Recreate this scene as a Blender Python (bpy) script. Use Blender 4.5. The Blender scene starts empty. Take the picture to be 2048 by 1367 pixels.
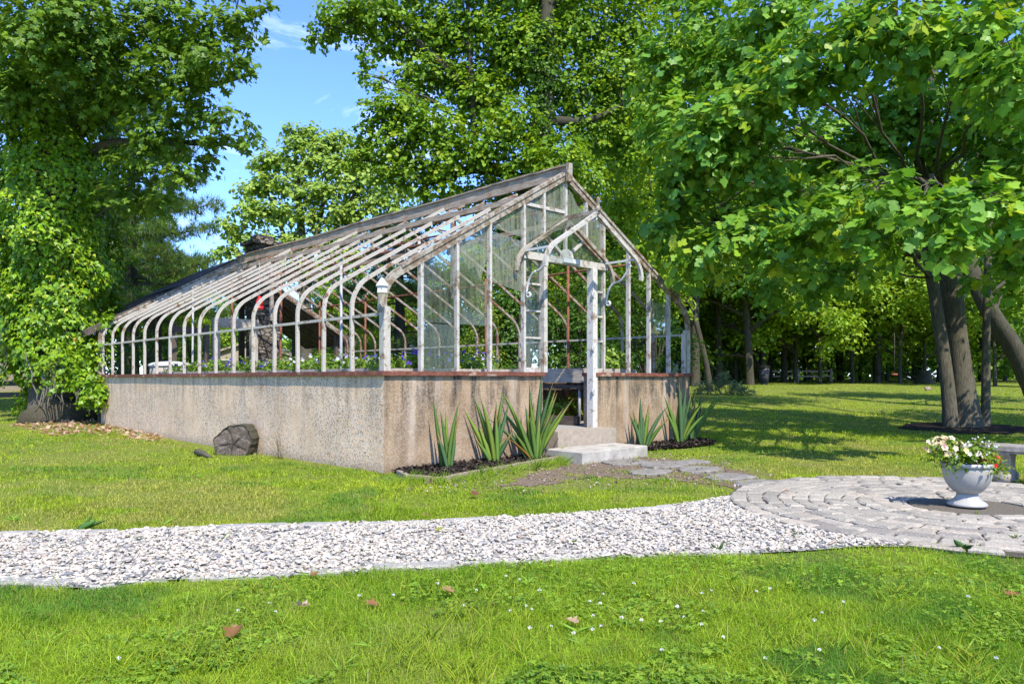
import bpy, math, random
import numpy as np
from mathutils import Vector, Matrix
R = random.Random(7)
rng = np.random.default_rng(11)
rad = math.radians
scene = bpy.context.scene
C = scene.collection

# ------------------------------------------------------------------ camera
F, CX, HY, EYE = 1501.0, 1024.0, 757.0, 1.222
_a = rad(46.4)
fx, fy = math.cos(_a), math.sin(_a)
rx, ry = fy, -fx
cx, cy = -9.76*fx + 1.665*rx, -9.76*fy + 1.665*ry
cam_d = bpy.data.cameras.new('camera'); cam = bpy.data.objects.new('camera', cam_d); C.objects.link(cam)
cam.location = (cx, cy, EYE); cam.rotation_euler = (rad(90), 0, _a - rad(90))
cam_d.sensor_width = 36; cam_d.lens = F/2048*36; cam_d.shift_y = (HY-683.5)/2048
cam_d.clip_start = .05; cam_d.clip_end = 2000
scene.camera = cam

# ------------------------------------------------------------------ light
SUN_EL, SUN_AZ = 51.0, 23.0      # azimuth measured from -Y towards -X
sv = Vector((-math.sin(rad(SUN_AZ))*math.cos(rad(SUN_EL)), -math.cos(rad(SUN_AZ))*math.cos(rad(SUN_EL)), math.sin(rad(SUN_EL))))
sl = bpy.data.lights.new('sun', 'SUN'); sl.energy = 2.75; sl.angle = rad(.5); sl.color = (1, .93, .80)
so = bpy.data.objects.new('sun', sl); C.objects.link(so); so.rotation_euler = sv.to_track_quat('Z', 'Y').to_euler()
world = bpy.data.worlds.new('World'); scene.world = world; world.use_nodes = True
wn = world.node_tree; bg = wn.nodes['Background']
sky = wn.nodes.new('ShaderNodeTexSky'); sky.sky_type = 'NISHITA'; sky.sun_disc = False
sky.sun_elevation = rad(SUN_EL); sky.sun_rotation = math.atan2(sv.x, sv.y)
sky.air_density = 1.0; sky.dust_density = .15; sky.ozone_density = 3.0
tc = wn.nodes.new('ShaderNodeTexCoord'); mp = wn.nodes.new('ShaderNodeMapping'); mp.inputs['Scale'].default_value = (1.2, 1.2, 4.5)
nz = wn.nodes.new('ShaderNodeTexNoise'); nz.inputs['Scale'].default_value = 2.6; nz.inputs['Detail'].default_value = 9; nz.inputs['Roughness'].default_value = .62
nz.inputs['Distortion'].default_value = .6
cr = wn.nodes.new('ShaderNodeValToRGB'); cr.color_ramp.elements[0].position = .57; cr.color_ramp.elements[1].position = 1.0
mx = wn.nodes.new('ShaderNodeMix'); mx.data_type = 'RGBA'; mx.inputs[7].default_value = (7, 7.3, 7.6, 1)
wn.links.new(tc.outputs['Generated'], mp.inputs['Vector']); wn.links.new(mp.outputs[0], nz.inputs['Vector'])
wn.links.new(nz.outputs['Fac'], cr.inputs[0]); wn.links.new(cr.outputs[0], mx.inputs[0]); tn = wn.nodes.new('ShaderNodeMix'); tn.data_type = 'RGBA'; tn.blend_type = 'MULTIPLY'; tn.inputs[0].default_value = 1; tn.inputs[7].default_value = (.48, .61, .90, 1); wn.links.new(sky.outputs[0], tn.inputs[6]); wn.links.new(tn.outputs[2], mx.inputs[6])
wn.links.new(mx.outputs[2], bg.inputs['Color'])
bg.inputs['Strength'].default_value = .15
scene.view_settings.view_transform = 'Standard'; scene.view_settings.look = 'None'
scene.view_settings.exposure = 1.56; scene.view_settings.gamma = 1
scene.render.engine = 'CYCLES'
cyc = scene.cycles
cyc.max_bounces = 6; cyc.diffuse_bounces = 3; cyc.glossy_bounces = 2; cyc.transmission_bounces = 4; cyc.transparent_max_bounces = 12
cyc.caustics_reflective = False; cyc.caustics_refractive = False; cyc.sample_clamp_indirect = 6

# ------------------------------------------------------------------ helpers: place
def gzv(x, y):
    d = (x-cx)*fx + (y-cy)*fy; t = np.maximum(0, d-14); return 1.25*t*t/(t*t+324)
def gz(x, y): return float(gzv(x, y))
def P(px, py, d):
    l = (px-CX)/F*d; return np.array((cx+d*fx+l*rx, cy+d*fy+l*ry, EYE+(HY-py)/F*d))
def G(px, py):
    d = 2.0
    while d < 150:
        p = P(px, py, d)
        if p[2] <= gz(p[0], p[1]): return p
        d += .02
    return P(px, py, 150)
def XatY(px, Y):
    k = (px-CX)/F; d = (Y-cy)/(fy+k*ry); return cx+d*(fx+k*rx)
def depth(p): return (p[0]-cx)*fx + (p[1]-cy)*fy
_lat = {}
def vnoise(x, y, sc, seed=0):
    if seed not in _lat: _lat[seed] = np.random.default_rng(100+seed).random((257, 257))
    g = _lat[seed]; u, v = np.asarray(x)/sc+1000.3, np.asarray(y)/sc+1000.7
    i, j = np.floor(u).astype(int), np.floor(v).astype(int); a, b = u-i, v-j
    a = a*a*(3-2*a); b = b*b*(3-2*b); i %= 256; j %= 256
    return (g[i, j]*(1-a)+g[i+1, j]*a)*(1-b) + (g[i, j+1]*(1-a)+g[i+1, j+1]*a)*b
def inpoly(x, y, poly):
    r = np.zeros(len(x), bool); n = len(poly)
    for k in range(n):
        (x1, y1), (x2, y2) = poly[k], poly[(k+1) % n]
        c = ((y1 > y) != (y2 > y)) & (x < (x2-x1)*(y-y1)/((y2-y1) if y2 != y1 else 1e-9)+x1)
        r ^= c
    return r
def norm(v): return v/np.maximum(np.linalg.norm(v, axis=-1, keepdims=True), 1e-9)

# ------------------------------------------------------------------ helpers: meshes
class MB:
    def __init__(s): s.V = []; s.L = []; s.S = []; s.Cc = []; s.sm = []; s.n = 0
    def add(s, V, faces, smooth=False, col=None):
        V = np.asarray(V, float)
        for f in faces: s.L.append(np.asarray(f, np.int64)+s.n)
        s.S.append(np.array([len(f) for f in faces])); s.sm.append(np.full(len(faces), smooth))
        s.V.append(V); s.Cc.append(np.concatenate([np.asarray(col, float), np.ones((len(V), 1))], 1) if np.ndim(col) == 2 else np.tile(np.array((1, 1, 1, 1.)) if col is None else np.array((*col, 1.)), (len(V), 1))); s.n += len(V)
    def add_tmpl(s, V, tf, k, cols, smooth=False):      # V (N,k,3), tf faces of one template
        N = len(V)
        if N == 0: return
        off = (np.arange(N)*k+s.n)[:, None]
        flat = np.concatenate([np.asarray(f) for f in tf]); sz = np.array([len(f) for f in tf])
        s.L.append((off+flat[None]).ravel()); s.S.append(np.tile(sz, N)); s.sm.append(np.full(N*len(tf), smooth))
        s.V.append(V.reshape(-1, 3)); c = np.concatenate([cols, np.ones((N, 1))], 1)
        s.Cc.append(np.repeat(c, k, 0)); s.n += N*k
    def build(s, name, mat, parent=None, col=False):
        me = bpy.data.meshes.new(name)
        if s.n:
            V = np.concatenate(s.V); L = np.concatenate(s.L); S = np.concatenate(s.S)
            me.vertices.add(len(V)); me.vertices.foreach_set('co', V.astype(np.float32).ravel())
            me.loops.add(len(L)); me.loops.foreach_set('vertex_index', L.astype(np.int32))
            me.polygons.add(len(S)); st = np.concatenate([[0], np.cumsum(S)[:-1]])
            me.polygons.foreach_set('loop_start', st.astype(np.int32))
            me.polygons.foreach_set('use_smooth', np.concatenate(s.sm))
            if col:
                at = me.color_attributes.new('Col', 'FLOAT_COLOR', 'POINT'); at.data.foreach_set('color', np.concatenate(s.Cc).astype(np.float32).ravel())
            me.update(calc_edges=True)
        if mat: me.materials.append(mat)
        o = bpy.data.objects.new(name, me); C.objects.link(o)
        if parent: o.parent = parent; 
        return o
BF = [(0, 3, 2, 1), (4, 5, 6, 7), (0, 1, 5, 4), (1, 2, 6, 5), (2, 3, 7, 6), (3, 0, 4, 7)]
def box(mb, x0, x1, y0, y1, z0, z1, col=None):
    mb.add([(x0, y0, z0), (x1, y0, z0), (x1, y1, z0), (x0, y1, z0), (x0, y0, z1), (x1, y0, z1), (x1, y1, z1), (x0, y1, z1)], BF, col=col)
def frames(pts, up):
    pts = [np.asarray(p, float) for p in pts]; out = []
    for i in range(len(pts)):
        t = pts[min(i+1, len(pts)-1)]-pts[max(i-1, 0)]; t = t/np.linalg.norm(t)
        u = np.asarray(up, float); s = np.cross(t, u)
        if np.linalg.norm(s) < 1e-4: s = np.cross(t, (1, .1, 0))
        s /= np.linalg.norm(s); n = np.cross(s, t); out.append((pts[i], s, n, t))
    return out
def sweep(mb, pts, w, h, up=(0, 0, 1), col=None, jit=0):
    fr = frames(pts, up); V = []
    for p, s, n, t in fr:
        j = lambda: 1+R.uniform(-jit, jit)
        V += [p-s*w/2*j()-n*h/2*j(), p+s*w/2*j()-n*h/2*j(), p+s*w/2*j()+n*h/2*j(), p-s*w/2*j()+n*h/2*j()]
    fs = [(0, 1, 2, 3)]; m = len(fr)
    for i in range(m-1):
        a, b = 4*i, 4*i+4
        for k in range(4): fs.append((a+k, b+k, b+(k+1) % 4, a+(k+1) % 4))
    e = 4*(m-1); fs.append((e+3, e+2, e+1, e)); mb.add(V, fs, col=col)
def tube(mb, pts, rs, n=8, rough=0, col=None, cap=True, smooth=True):
    fr = frames(pts, (.13, .21, 1)); V = []; ph = R.uniform(0, 6.28)
    m = len(fr)
    # keep frames consistent
    s0 = fr[0][1]
    for i, (p, s, nn, t) in enumerate(fr):
        s = s0-t*np.dot(s0, t); s /= np.linalg.norm(s); nn = np.cross(s, t); s0 = s
        r = rs[i] if hasattr(rs, '__len__') else rs
        for k in range(n):
            a = 2*math.pi*k/n; q = r*(1+rough*math.sin(3*a+ph+i*.35)+R.uniform(-rough, rough)*.6)
            V.append(p+(s*math.cos(a)+nn*math.sin(a))*q)
    fs = []
    for i in range(m-1):
        for k in range(n): fs.append((i*n+k, i*n+(k+1) % n, (i+1)*n+(k+1) % n, (i+1)*n+k))
    if cap: fs.append(tuple(range(n))[::-1]); fs.append(tuple((m-1)*n+k for k in range(n)))
    mb.add(V, [f[::-1] for f in fs], smooth, col)
def lathe(mb, prof, c=(0, 0, 0), n=32, smooth=True, col=None):
    V = []; m = len(prof)
    for r, z in prof:
        for k in range(n):
            a = 2*math.pi*k/n; V.append((c[0]+r*math.cos(a), c[1]+r*math.sin(a), c[2]+z))
    fs = [(i*n+k, i*n+(k+1) % n, (i+1)*n+(k+1) % n, (i+1)*n+k) for i in range(m-1) for k in range(n)]
    fs.append(tuple(range(n))[::-1]); fs.append(tuple((m-1)*n+k for k in range(n))); mb.add(V, fs, smooth, col)
def prism(mb, poly, z0, z1, inset=0, drop=0, col=None, zf=None):
    n = len(poly); c = np.mean(np.array(poly), 0); V = []
    for (x, y) in poly: V.append((x, y, z0))
    for (x, y) in poly: V.append((x, y, z1-drop))
    fs = [(k, (k+1) % n, n+(k+1) % n, n+k) for k in range(n)]
    if inset:
        for (x, y) in poly:
            d = np.array((x, y))-c; L = max(np.linalg.norm(d), 1e-6); q = c+d*(1-min(inset/L, .5)); V.append((q[0], q[1], z1))
        fs += [(n+k, n+(k+1) % n, 2*n+(k+1) % n, 2*n+k) for k in range(n)]
        fs.append(tuple(range(2*n, 3*n)))
    else: fs.append(tuple(range(n, 2*n)))
    fs.append(tuple(range(n))[::-1]); mb.add(V, fs, col=col)
def extr(mb, prof, o, u, v, w, t, col=None):     # polygon prof in (u,v) plane, thickness t along w, centred
    o, u, v, w = [np.asarray(q, float) for q in (o, u, v, w)]; n = len(prof)
    V = [o+u*a+v*b-w*t/2 for a, b in prof]+[o+u*a+v*b+w*t/2 for a, b in prof]
    fs = [tuple(range(n))[::-1], tuple(range(n, 2*n))]+[(k, (k+1) % n, n+(k+1) % n, n+k) for k in range(n)]
    mb.add(V, fs, col=col)
def empty(name, loc=(0, 0, 0)):
    o = bpy.data.objects.new(name, None); C.objects.link(o); o.location = loc; o.empty_display_size = .1; return o
def tag(o, label=None, cat=None, group=None, kind=None):
    if label: o['label'] = label
    if cat: o['category'] = cat
    if group: o['group'] = group
    if kind: o['kind'] = kind
    return o
def thing(name, label, cat, loc=(0, 0, 0), group=None): return tag(empty(name, loc), label, cat, group)
def keep(o, root):                                # parent without moving
    o.parent = root; o.matrix_parent_inverse = Matrix.Translation(-Vector(root.location)); return o
def copy_tree(o, parent=None):
    c = o.copy(); C.objects.link(c)
    if parent: c.parent = parent
    for ch in o.children: copy_tree(ch, c)
    return c

# ------------------------------------------------------------------ materials
def mat(name, rough=.8, spec=.3):
    m = bpy.data.materials.new(name); m.use_nodes = True; nt = m.node_tree; b = nt.nodes['Principled BSDF']
    b.inputs['Roughness'].default_value = rough; b.inputs['Specular IOR Level'].default_value = spec; return m, nt, b
def N(nt, t, **kw):
    n = nt.nodes.new(t)
    for k, v in kw.items():
        if k in n.inputs: n.inputs[k].default_value = v
        else: setattr(n, k, v)
    return n
def pos(nt, sc=(1, 1, 1)):
    g = N(nt, 'ShaderNodeNewGeometry'); m = N(nt, 'ShaderNodeMapping'); m.inputs['Scale'].default_value = sc
    nt.links.new(g.outputs['Position'], m.inputs['Vector']); return m.outputs[0]
def noise(nt, vec, scale, detail=4, rough=.55, dist=0):
    n = N(nt, 'ShaderNodeTexNoise', Scale=scale, Detail=detail, Roughness=rough, Distortion=dist); nt.links.new(vec, n.inputs['Vector']); return n.outputs['Fac']
def ramp(nt, fac, stops):
    r = N(nt, 'ShaderNodeValToRGB'); el = r.color_ramp.elements
    while len(el) < len(stops): el.new(.5)
    for e, (p, c) in zip(el, stops): e.position = p; e.color = (*c, 1) if hasattr(c, '__len__') else (c, c, c, 1)
    nt.links.new(fac, r.inputs[0]); return r.outputs[0]
def mixc(nt, fac, a, b, mode='MIX'):
    m = N(nt, 'ShaderNodeMix', data_type='RGBA', blend_type=mode)
    for s, i in ((fac, 0), (a, 6), (b, 7)):
        if hasattr(s, 'links'): nt.links.new(s, m.inputs[i])
        else: m.inputs[i].default_value = (*s, 1) if hasattr(s, '__len__') else s
    return m.outputs[2]
def math_(nt, op, a, b=0.0):
    m = N(nt, 'ShaderNodeMath', operation=op)
    for i, s in enumerate((a, b)):
        if hasattr(s, 'links'): nt.links.new(s, m.inputs[i])
        else: m.inputs[i].default_value = s
    return m.outputs[0]
def bump(nt, b, h, st=.3, dist=.02):
    n = N(nt, 'ShaderNodeBump', Strength=st, Distance=dist); nt.links.new(h, n.inputs['Height']); nt.links.new(n.outputs[0], b.inputs['Normal'])
def setc(nt, b, c): nt.links.new(c, b.inputs['Base Color'])

def leaf_mat(name, trans=.35, rough=.45, tint=(1.25, 1.15, .6)):
    m, nt, b = mat(name, rough, .35); a = N(nt, 'ShaderNodeAttribute', attribute_name='Col')
    setc(nt, b, a.outputs['Color']); t = N(nt, 'ShaderNodeBsdfTranslucent')
    nt.links.new(mixc(nt, 1.0, a.outputs['Color'], tint, 'MULTIPLY'), t.inputs['Color'])
    mx = N(nt, 'ShaderNodeMixShader'); mx.inputs[0].default_value = trans
    nt.links.new(b.outputs[0], mx.inputs[1]); nt.links.new(t.outputs[0], mx.inputs[2])
    nt.links.new(mx.outputs[0], nt.nodes['Material Output'].inputs['Surface']); return m
M_leaf = leaf_mat('leaf', .42); M_grass = leaf_mat('grass_blade', .5, .55, (1.15, 1.1, .6)); M_petal = leaf_mat('petal', .25, .6, (1, 1, 1)); M_ivy = leaf_mat('ivy_leaf', .35, .4)

def bark(name, c1, c2, sc=10):
    m, nt, b = mat(name, .95, .1); v = pos(nt, (1, 1, .22)); n1 = noise(nt, v, sc*2.2, 6, .65, .4); n2 = noise(nt, pos(nt), 1.7, 3)
    c = ramp(nt, n1, [(.3, c1), (.7, c2)]); c = mixc(nt, math_(nt, 'MULTIPLY', n2, .5), c, (.10, .11, .07)); setc(nt, b, c); bump(nt, b, n1, .8, .03); return m
M_bark = bark('bark_grey', (.035, .028, .022), (.16, .135, .105), 14); M_barkd = bark('bark_dark', (.022, .018, .014), (.085, .07, .055)); M_barkp = bark('bark_pale', (.08, .068, .056), (.22, .195, .165), 7)

def concrete(name, base, dark, stain, spk, lines):
    m, nt, b = mat(name, .95, .1)
    n1 = noise(nt, pos(nt), 1.9, 6, .66, .5); c = ramp(nt, n1, [(.36, dark), (.62, base)])
    vs = pos(nt, (1, 1, .16)); g = N(nt, 'ShaderNodeNewGeometry'); sp = N(nt, 'ShaderNodeSeparateXYZ'); nt.links.new(g.outputs['Position'], sp.inputs[0])
    z = sp.outputs['Z']
    # board-form courses
    band = N(nt, 'ShaderNodeMath', operation='FRACT'); nt.links.new(math_(nt, 'MULTIPLY', math_(nt, 'ADD', z, math_(nt, 'MULTIPLY', n1, .012)), 1/.205), band.inputs[0])
    ln = ramp(nt, band.outputs[0], [(0, 1), (.02, .0), (.97, 0), (1, 1)])
    flo = N(nt, 'ShaderNodeMath', operation='FLOOR'); nt.links.new(math_(nt, 'MULTIPLY', z, 1/.205), flo.inputs[0])
    wn_ = N(nt, 'ShaderNodeTexWhiteNoise', noise_dimensions='1D'); nt.links.new(flo.outputs[0], wn_.inputs['W'])
    c = mixc(nt, math_(nt, 'MULTIPLY', wn_.outputs['Value'], .18), c, dark)
    brk = ramp(nt, noise(nt, pos(nt, (1, 1, 4)), 1.6, 3), [(.42, 0), (.6, 1)])
    c = mixc(nt, math_(nt, 'MULTIPLY', ln, lines), c, tuple(min(1, q*1.35) for q in base))
    # streaks running down from the sill
    s1 = noise(nt, vs, 5.5, 5, .65, .3); up = ramp(nt, z, [(.15, .15), (.75, .5), (1.0, 1)])
    st = math_(nt, 'MULTIPLY', ramp(nt, s1, [(.43, 0), (.62, 1)]), up); c = mixc(nt, math_(nt, 'MULTIPLY', st, stain), c, (.045, .038, .03))
    s2 = ramp(nt, noise(nt, pos(nt, (1.1, 1.1, .12)), 3.3, 4), [(.56, 0), (.72, 1)]); c = mixc(nt, math_(nt, 'MULTIPLY', s2, .45), c, (.55, .46, .37))
    lo = ramp(nt, z, [(0, 1), (.14, 0)]); c = mixc(nt, math_(nt, 'MULTIPLY', math_(nt, 'MULTIPLY', lo, n1), .9), c, (.10, .075, .05))
    # exposed aggregate
    vo = N(nt, 'ShaderNodeTexVoronoi', Scale=58); nt.links.new(pos(nt), vo.inputs['Vector'])
    hs = N(nt, 'ShaderNodeSeparateColor'); nt.links.new(vo.outputs['Color'], hs.inputs[0])
    pk = ramp(nt, noise(nt, pos(nt), 1.1, 4), [(.30, .25), (.55, 1)])
    a1 = math_(nt, 'MULTIPLY', math_(nt, 'MULTIPLY', ramp(nt, hs.outputs[0], [(.62, 0), (.68, 1)]), pk), spk); c = mixc(nt, a1, c, (.58, .53, .46))
    a2 = math_(nt, 'MULTIPLY', math_(nt, 'MULTIPLY', ramp(nt, hs.outputs[1], [(.72, 0), (.78, 1)]), pk), spk); c = mixc(nt, a2, c, (.10, .085, .07))
    setc(nt, b, c); h = math_(nt, 'ADD', math_(nt, 'MULTIPLY', vo.outputs['Distance'], .6*spk), math_(nt, 'MULTIPLY', ln, .10)); bump(nt, b, h, .55, .012); return m
M_wall_side = concrete('concrete_aggregate_lightened', (.76, .54, .35), (.58, .405, .255), .42, .6, .2)  # speckled aggregate; base colour lightened to make up for grazing sun on this side
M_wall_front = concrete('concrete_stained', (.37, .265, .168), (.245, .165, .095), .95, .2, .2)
def plain(name, c1, c2, sc=6, rough=.85, bst=.2, spec=.2, detail=5):
    m, nt, b = mat(name, rough, spec); n1 = noise(nt, pos(nt), sc, detail, .62); setc(nt, b, ramp(nt, n1, [(.3, c1), (.7, c2)])); bump(nt, b, n1, bst, .01); return m
def painted_wood(name, paint, wood, rust, amt):
    m, nt, b = mat(name, .8, .2); v = pos(nt); n1 = noise(nt, v, 9, 6, .7, .6); n2 = noise(nt, v, 45, 4, .7); n3 = noise(nt, v, 2.3, 3)
    c = ramp(nt, n2, [(.3, tuple(q*.72 for q in paint)), (.6, paint)])
    f = ramp(nt, math_(nt, 'ADD', n1, math_(nt, 'MULTIPLY', n3, .35)), [(amt, 0), (amt+.07, 1)]); c = mixc(nt, f, c, wood)
    f2 = ramp(nt, math_(nt, 'ADD', n1, math_(nt, 'MULTIPLY', n3, .55)), [(amt+.16, 0), (amt+.24, 1)]); c = mixc(nt, f2, c, rust)
    vo = N(nt, 'ShaderNodeTexVoronoi', Scale=11); nt.links.new(v, vo.inputs['Vector']); c = mixc(nt, ramp(nt, vo.outputs['Distance'], [(.07, .8), (.11, 0)]), c, (.05, .03, .02))
    setc(nt, b, c); bump(nt, b, math_(nt, 'ADD', n2, f), .35, .006); return m
M_bar = painted_wood('flaking_paint', (.45, .415, .355), (.27, .215, .155), (.18, .09, .05), .73)
M_barr = painted_wood('rusted_paint', (.33, .30, .26), (.23, .165, .125), (.18, .09, .055), .62)
M_mull = painted_wood('white_paint', (.48, .45, .40), (.29, .245, .19), (.2, .14, .09), .70)
M_jamb = painted_wood('bright_white_paint', (.56, .53, .48), (.35, .30, .245), (.24, .18, .13), .74)
M_rafter = painted_wood('weathered_rafter', (.36, .325, .265), (.23, .19, .14), (.16, .11, .07), .62)
def oldwood(name, c1, c2, c3=(.20, .09, .05), f=.25):
    m, nt, b = mat(name, .95, .1); n1 = noise(nt, pos(nt, (6, .8, 6)), 5, 6, .7, .5); n2 = noise(nt, pos(nt), 4, 5); c = ramp(nt, n1, [(.28, c1), (.72, c2)])
    c = mixc(nt, math_(nt, 'MULTIPLY', ramp(nt, n2, [(.5, 0), (.7, 1)]), f*2), c, c3); setc(nt, b, c); bump(nt, b, n1, .5, .01); return m
M_ridge = oldwood('ridge_wood', (.20, .155, .11), (.46, .375, .29)); M_oldgrey = oldwood('grey_board', (.22, .19, .15), (.50, .44, .365), (.08, .06, .045), .2); M_olddark = oldwood('dark_board', (.05, .04, .032), (.14, .115, .095), (.03, .025, .02), .2)
M_rust = plain('rust', (.13, .045, .025), (.24, .105, .065), 18, .9, .3)
M_galv = plain('galvanised_pipe', (.28, .28, .28), (.38, .375, .37), 12, .55, .05, .4)
def sill_mat():
    m, nt, b = mat('sill_rust', .9, .15); v = pos(nt); n1 = noise(nt, v, 14, 6, .7); n2 = noise(nt, v, 3, 4)
    c = ramp(nt, n1, [(.3, (.09, .032, .022)), (.6, (.20, .08, .055)), (.75, (.28, .13, .095))]); c = mixc(nt, ramp(nt, n2, [(.60, 0), (.68, .8)]), c, (.38, .30, .22)); setc(nt, b, c); bump(nt, b, n1, .4, .008); return m
M_sill = sill_mat()
def glass_mat(name, dirt):
    m, nt, b = mat(name, .9, .1); v = pos(nt, (9, 9, .9)); n1 = noise(nt, v, 2.6, 6, .7, .4); n2 = noise(nt, pos(nt), 1.4, 4)
    b.inputs['Base Color'].default_value = (.36, .37, .27, 1); tr = N(nt, 'ShaderNodeBsdfTransparent'); tr.inputs['Color'].default_value = (.90, .95, .93, 1)
    gl = N(nt, 'ShaderNodeBsdfGlossy'); gl.inputs['Roughness'].default_value = .03; lw = N(nt, 'ShaderNodeLayerWeight', Blend=.22)
    m1 = N(nt, 'ShaderNodeMixShader'); nt.links.new(math_(nt, 'MULTIPLY', lw.outputs['Fresnel'], .9), m1.inputs[0]); nt.links.new(tr.outputs[0], m1.inputs[1]); nt.links.new(gl.outputs[0], m1.inputs[2])
    tl = N(nt, 'ShaderNodeBsdfTranslucent'); tl.inputs['Color'].default_value = (.30, .32, .20, 1); md = N(nt, 'ShaderNodeMixShader'); md.inputs[0].default_value = .35
    nt.links.new(b.outputs[0], md.inputs[1]); nt.links.new(tl.outputs[0], md.inputs[2])
    m2 = N(nt, 'ShaderNodeMixShader'); f = math_(nt, 'MULTIPLY', ramp(nt, math_(nt, 'ADD', n1, math_(nt, 'MULTIPLY', n2, .3)), [(.45, .05), (.85, 1)]), dirt)
    nt.links.new(f, m2.inputs[0]); nt.links.new(m1.outputs[0], m2.inputs[1]); nt.links.new(md.outputs[0], m2.inputs[2])
    nt.links.new(m2.outputs[0], nt.nodes['Material Output'].inputs['Surface']); return m
M_glass = glass_mat('old_glass', .22); M_glassd = glass_mat('streaked_glass', .62)
def ground_mat():
    m, nt, b = mat('lawn_soil', 1, .05); v = pos(nt); n1 = noise(nt, v, 1.1, 5); n2 = noise(nt, v, 30, 5, .7); n3 = noise(nt, v, .25, 3)
    c = ramp(nt, n2, [(.3, (.07, .095, .018)), (.5, (.15, .19, .028)), (.75, (.25, .26, .05))]); c = mixc(nt, ramp(nt, n1, [(.52, 0), (.72, .75)]), c, (.17, .135, .07)); c = mixc(nt, ramp(nt, n3, [(.4, 0), (.7, .4)]), c, (.15, .20, .025))
    setc(nt, b, c); bump(nt, b, n2, .6, .04); return m
M_ground = ground_mat()
M_mulch = plain('mulch', (.008, .006, .005), (.06, .045, .035), 60, 1, 1.0, .05, 8)
M_dirt = plain('bare_dirt', (.10, .073, .05), (.21, .165, .125), 22, 1, .6, .05, 8)
M_step = plain('pale_step_concrete', (.25, .225, .19), (.47, .445, .39), 5, .9, .15); M_step2 = plain('threshold_concrete', (.25, .205, .155), (.36, .305, .245), 12, .9, .3)
M_edge = plain('edging_concrete', (.20, .155, .115), (.33, .265, .20), 14, .95, .4)
M_flag = plain('flagstone', (.13, .12, .105), (.26, .24, .215), 9, .9, .4)
def col_mat(name, rough=.85, sc=40, bst=.3):
    m, nt, b = mat(name, rough, .2); a = N(nt, 'ShaderNodeAttribute', attribute_name='Col'); n = noise(nt, pos(nt), sc, 5, .65)
    setc(nt, b, mixc(nt, 1.0, a.outputs['Color'], ramp(nt, n, [(.28, .50), (.68, 1.12)]), 'MULTIPLY')); bump(nt, b, n, bst, .006); return m
M_stone = col_mat('marble_chip', .8, 60, .25); M_paver = col_mat('granite_paver', .9, 55, .7)
M_gbase = plain('gravel_base', (.16, .15, .135), (.42, .40, .36), 45, 1, .9, .1, 8)
M_urn = plain('urn_glaze', (.30, .285, .255), (.42, .405, .37), 3.5, .5, .05, .4); M_bench = plain('cast_stone', (.17, .15, .125), (.32, .29, .25), 16, .95, .5)
M_white = plain('white_paint_plain', (.50, .50, .485), (.57, .57, .555), 7, .6, .05); M_red = plain('red_plastic', (.55, .01, .012), (.68, .02, .02), 7, .35, .03, .5)
M_black = plain('black_metal', (.015, .015, .015), (.03, .03, .03), 10, .5, .1)
M_soil = plain('potting_soil', (.015, .011, .008), (.07, .05, .035), 50, 1, .8, .05)
M_tarp = plain('black_tarp', (.018, .019, .022), (.045, .047, .052), 5, .7, .3)
def shingle():
    m, nt, b = mat('mossy_shingle', 1, .1); v = pos(nt, (1, 1.2, 1)); n1 = noise(nt, v, 9, 5, .7); n2 = noise(nt, pos(nt), 1.8, 4)
    br = N(nt, 'ShaderNodeTexBrick', Scale=1); br.inputs['Brick Width'].default_value = .25; br.inputs['Row Height'].default_value = .13; br.inputs['Mortar Size'].default_value = .012
    br.inputs['Color1'].default_value = (.13, .12, .11, 1); br.inputs['Color2'].default_value = (.06, .055, .05, 1); br.inputs['Mortar'].default_value = (.012, .011, .01, 1)
    g = N(nt, 'ShaderNodeNewGeometry'); sp = N(nt, 'ShaderNodeSeparateXYZ'); cb = N(nt, 'ShaderNodeCombineXYZ'); nt.links.new(g.outputs['Position'], sp.inputs[0]); nt.links.new(sp.outputs['Y'], cb.inputs[0]); nt.links.new(math_(nt, 'MULTIPLY', sp.outputs['X'], 1.17), cb.inputs[1]); nt.links.new(cb.outputs[0], br.inputs['Vector'])
    c = mixc(nt, ramp(nt, n2, [(.45, 0), (.7, .7)]), br.outputs['Color'], (.11, .12, .05)); c = mixc(nt, ramp(nt, n1, [(.45, 0), (.8, .6)]), c, (.24, .22, .20)); setc(nt, b, c); bump(nt, b, n1, .6, .03); return m
M_shingle = shingle()
def rubble():
    m, nt, b = mat('rubble_stone', 1, .1); v = pos(nt, (1, 1, 2.1)); vo = N(nt, 'ShaderNodeTexVoronoi', Scale=4.2, feature='DISTANCE_TO_EDGE'); vc = N(nt, 'ShaderNodeTexVoronoi', Scale=4.2)
    nt.links.new(v, vo.inputs['Vector']); nt.links.new(v, vc.inputs['Vector']); n1 = noise(nt, pos(nt), 25, 5); hs = N(nt, 'ShaderNodeSeparateColor'); nt.links.new(vc.outputs['Color'], hs.inputs[0])
    c = ramp(nt, hs.outputs[0], [(.1, (.10, .085, .07)), (.5, (.21, .175, .135)), (.9, (.30, .27, .23))]); c = mixc(nt, ramp(nt, n1, [(.35, .6), (.7, 0)]), c, (.07, .06, .05)); c = mixc(nt, ramp(nt, vo.outputs['Distance'], [(.02, 1), (.06, 0)]), c, (.05, .043, .036)); setc(nt, b, c); bump(nt, b, ramp(nt, vo.outputs['Distance'], [(0, 0), (.12, 1)]), 1, .05); return m
M_rubble = rubble()
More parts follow.
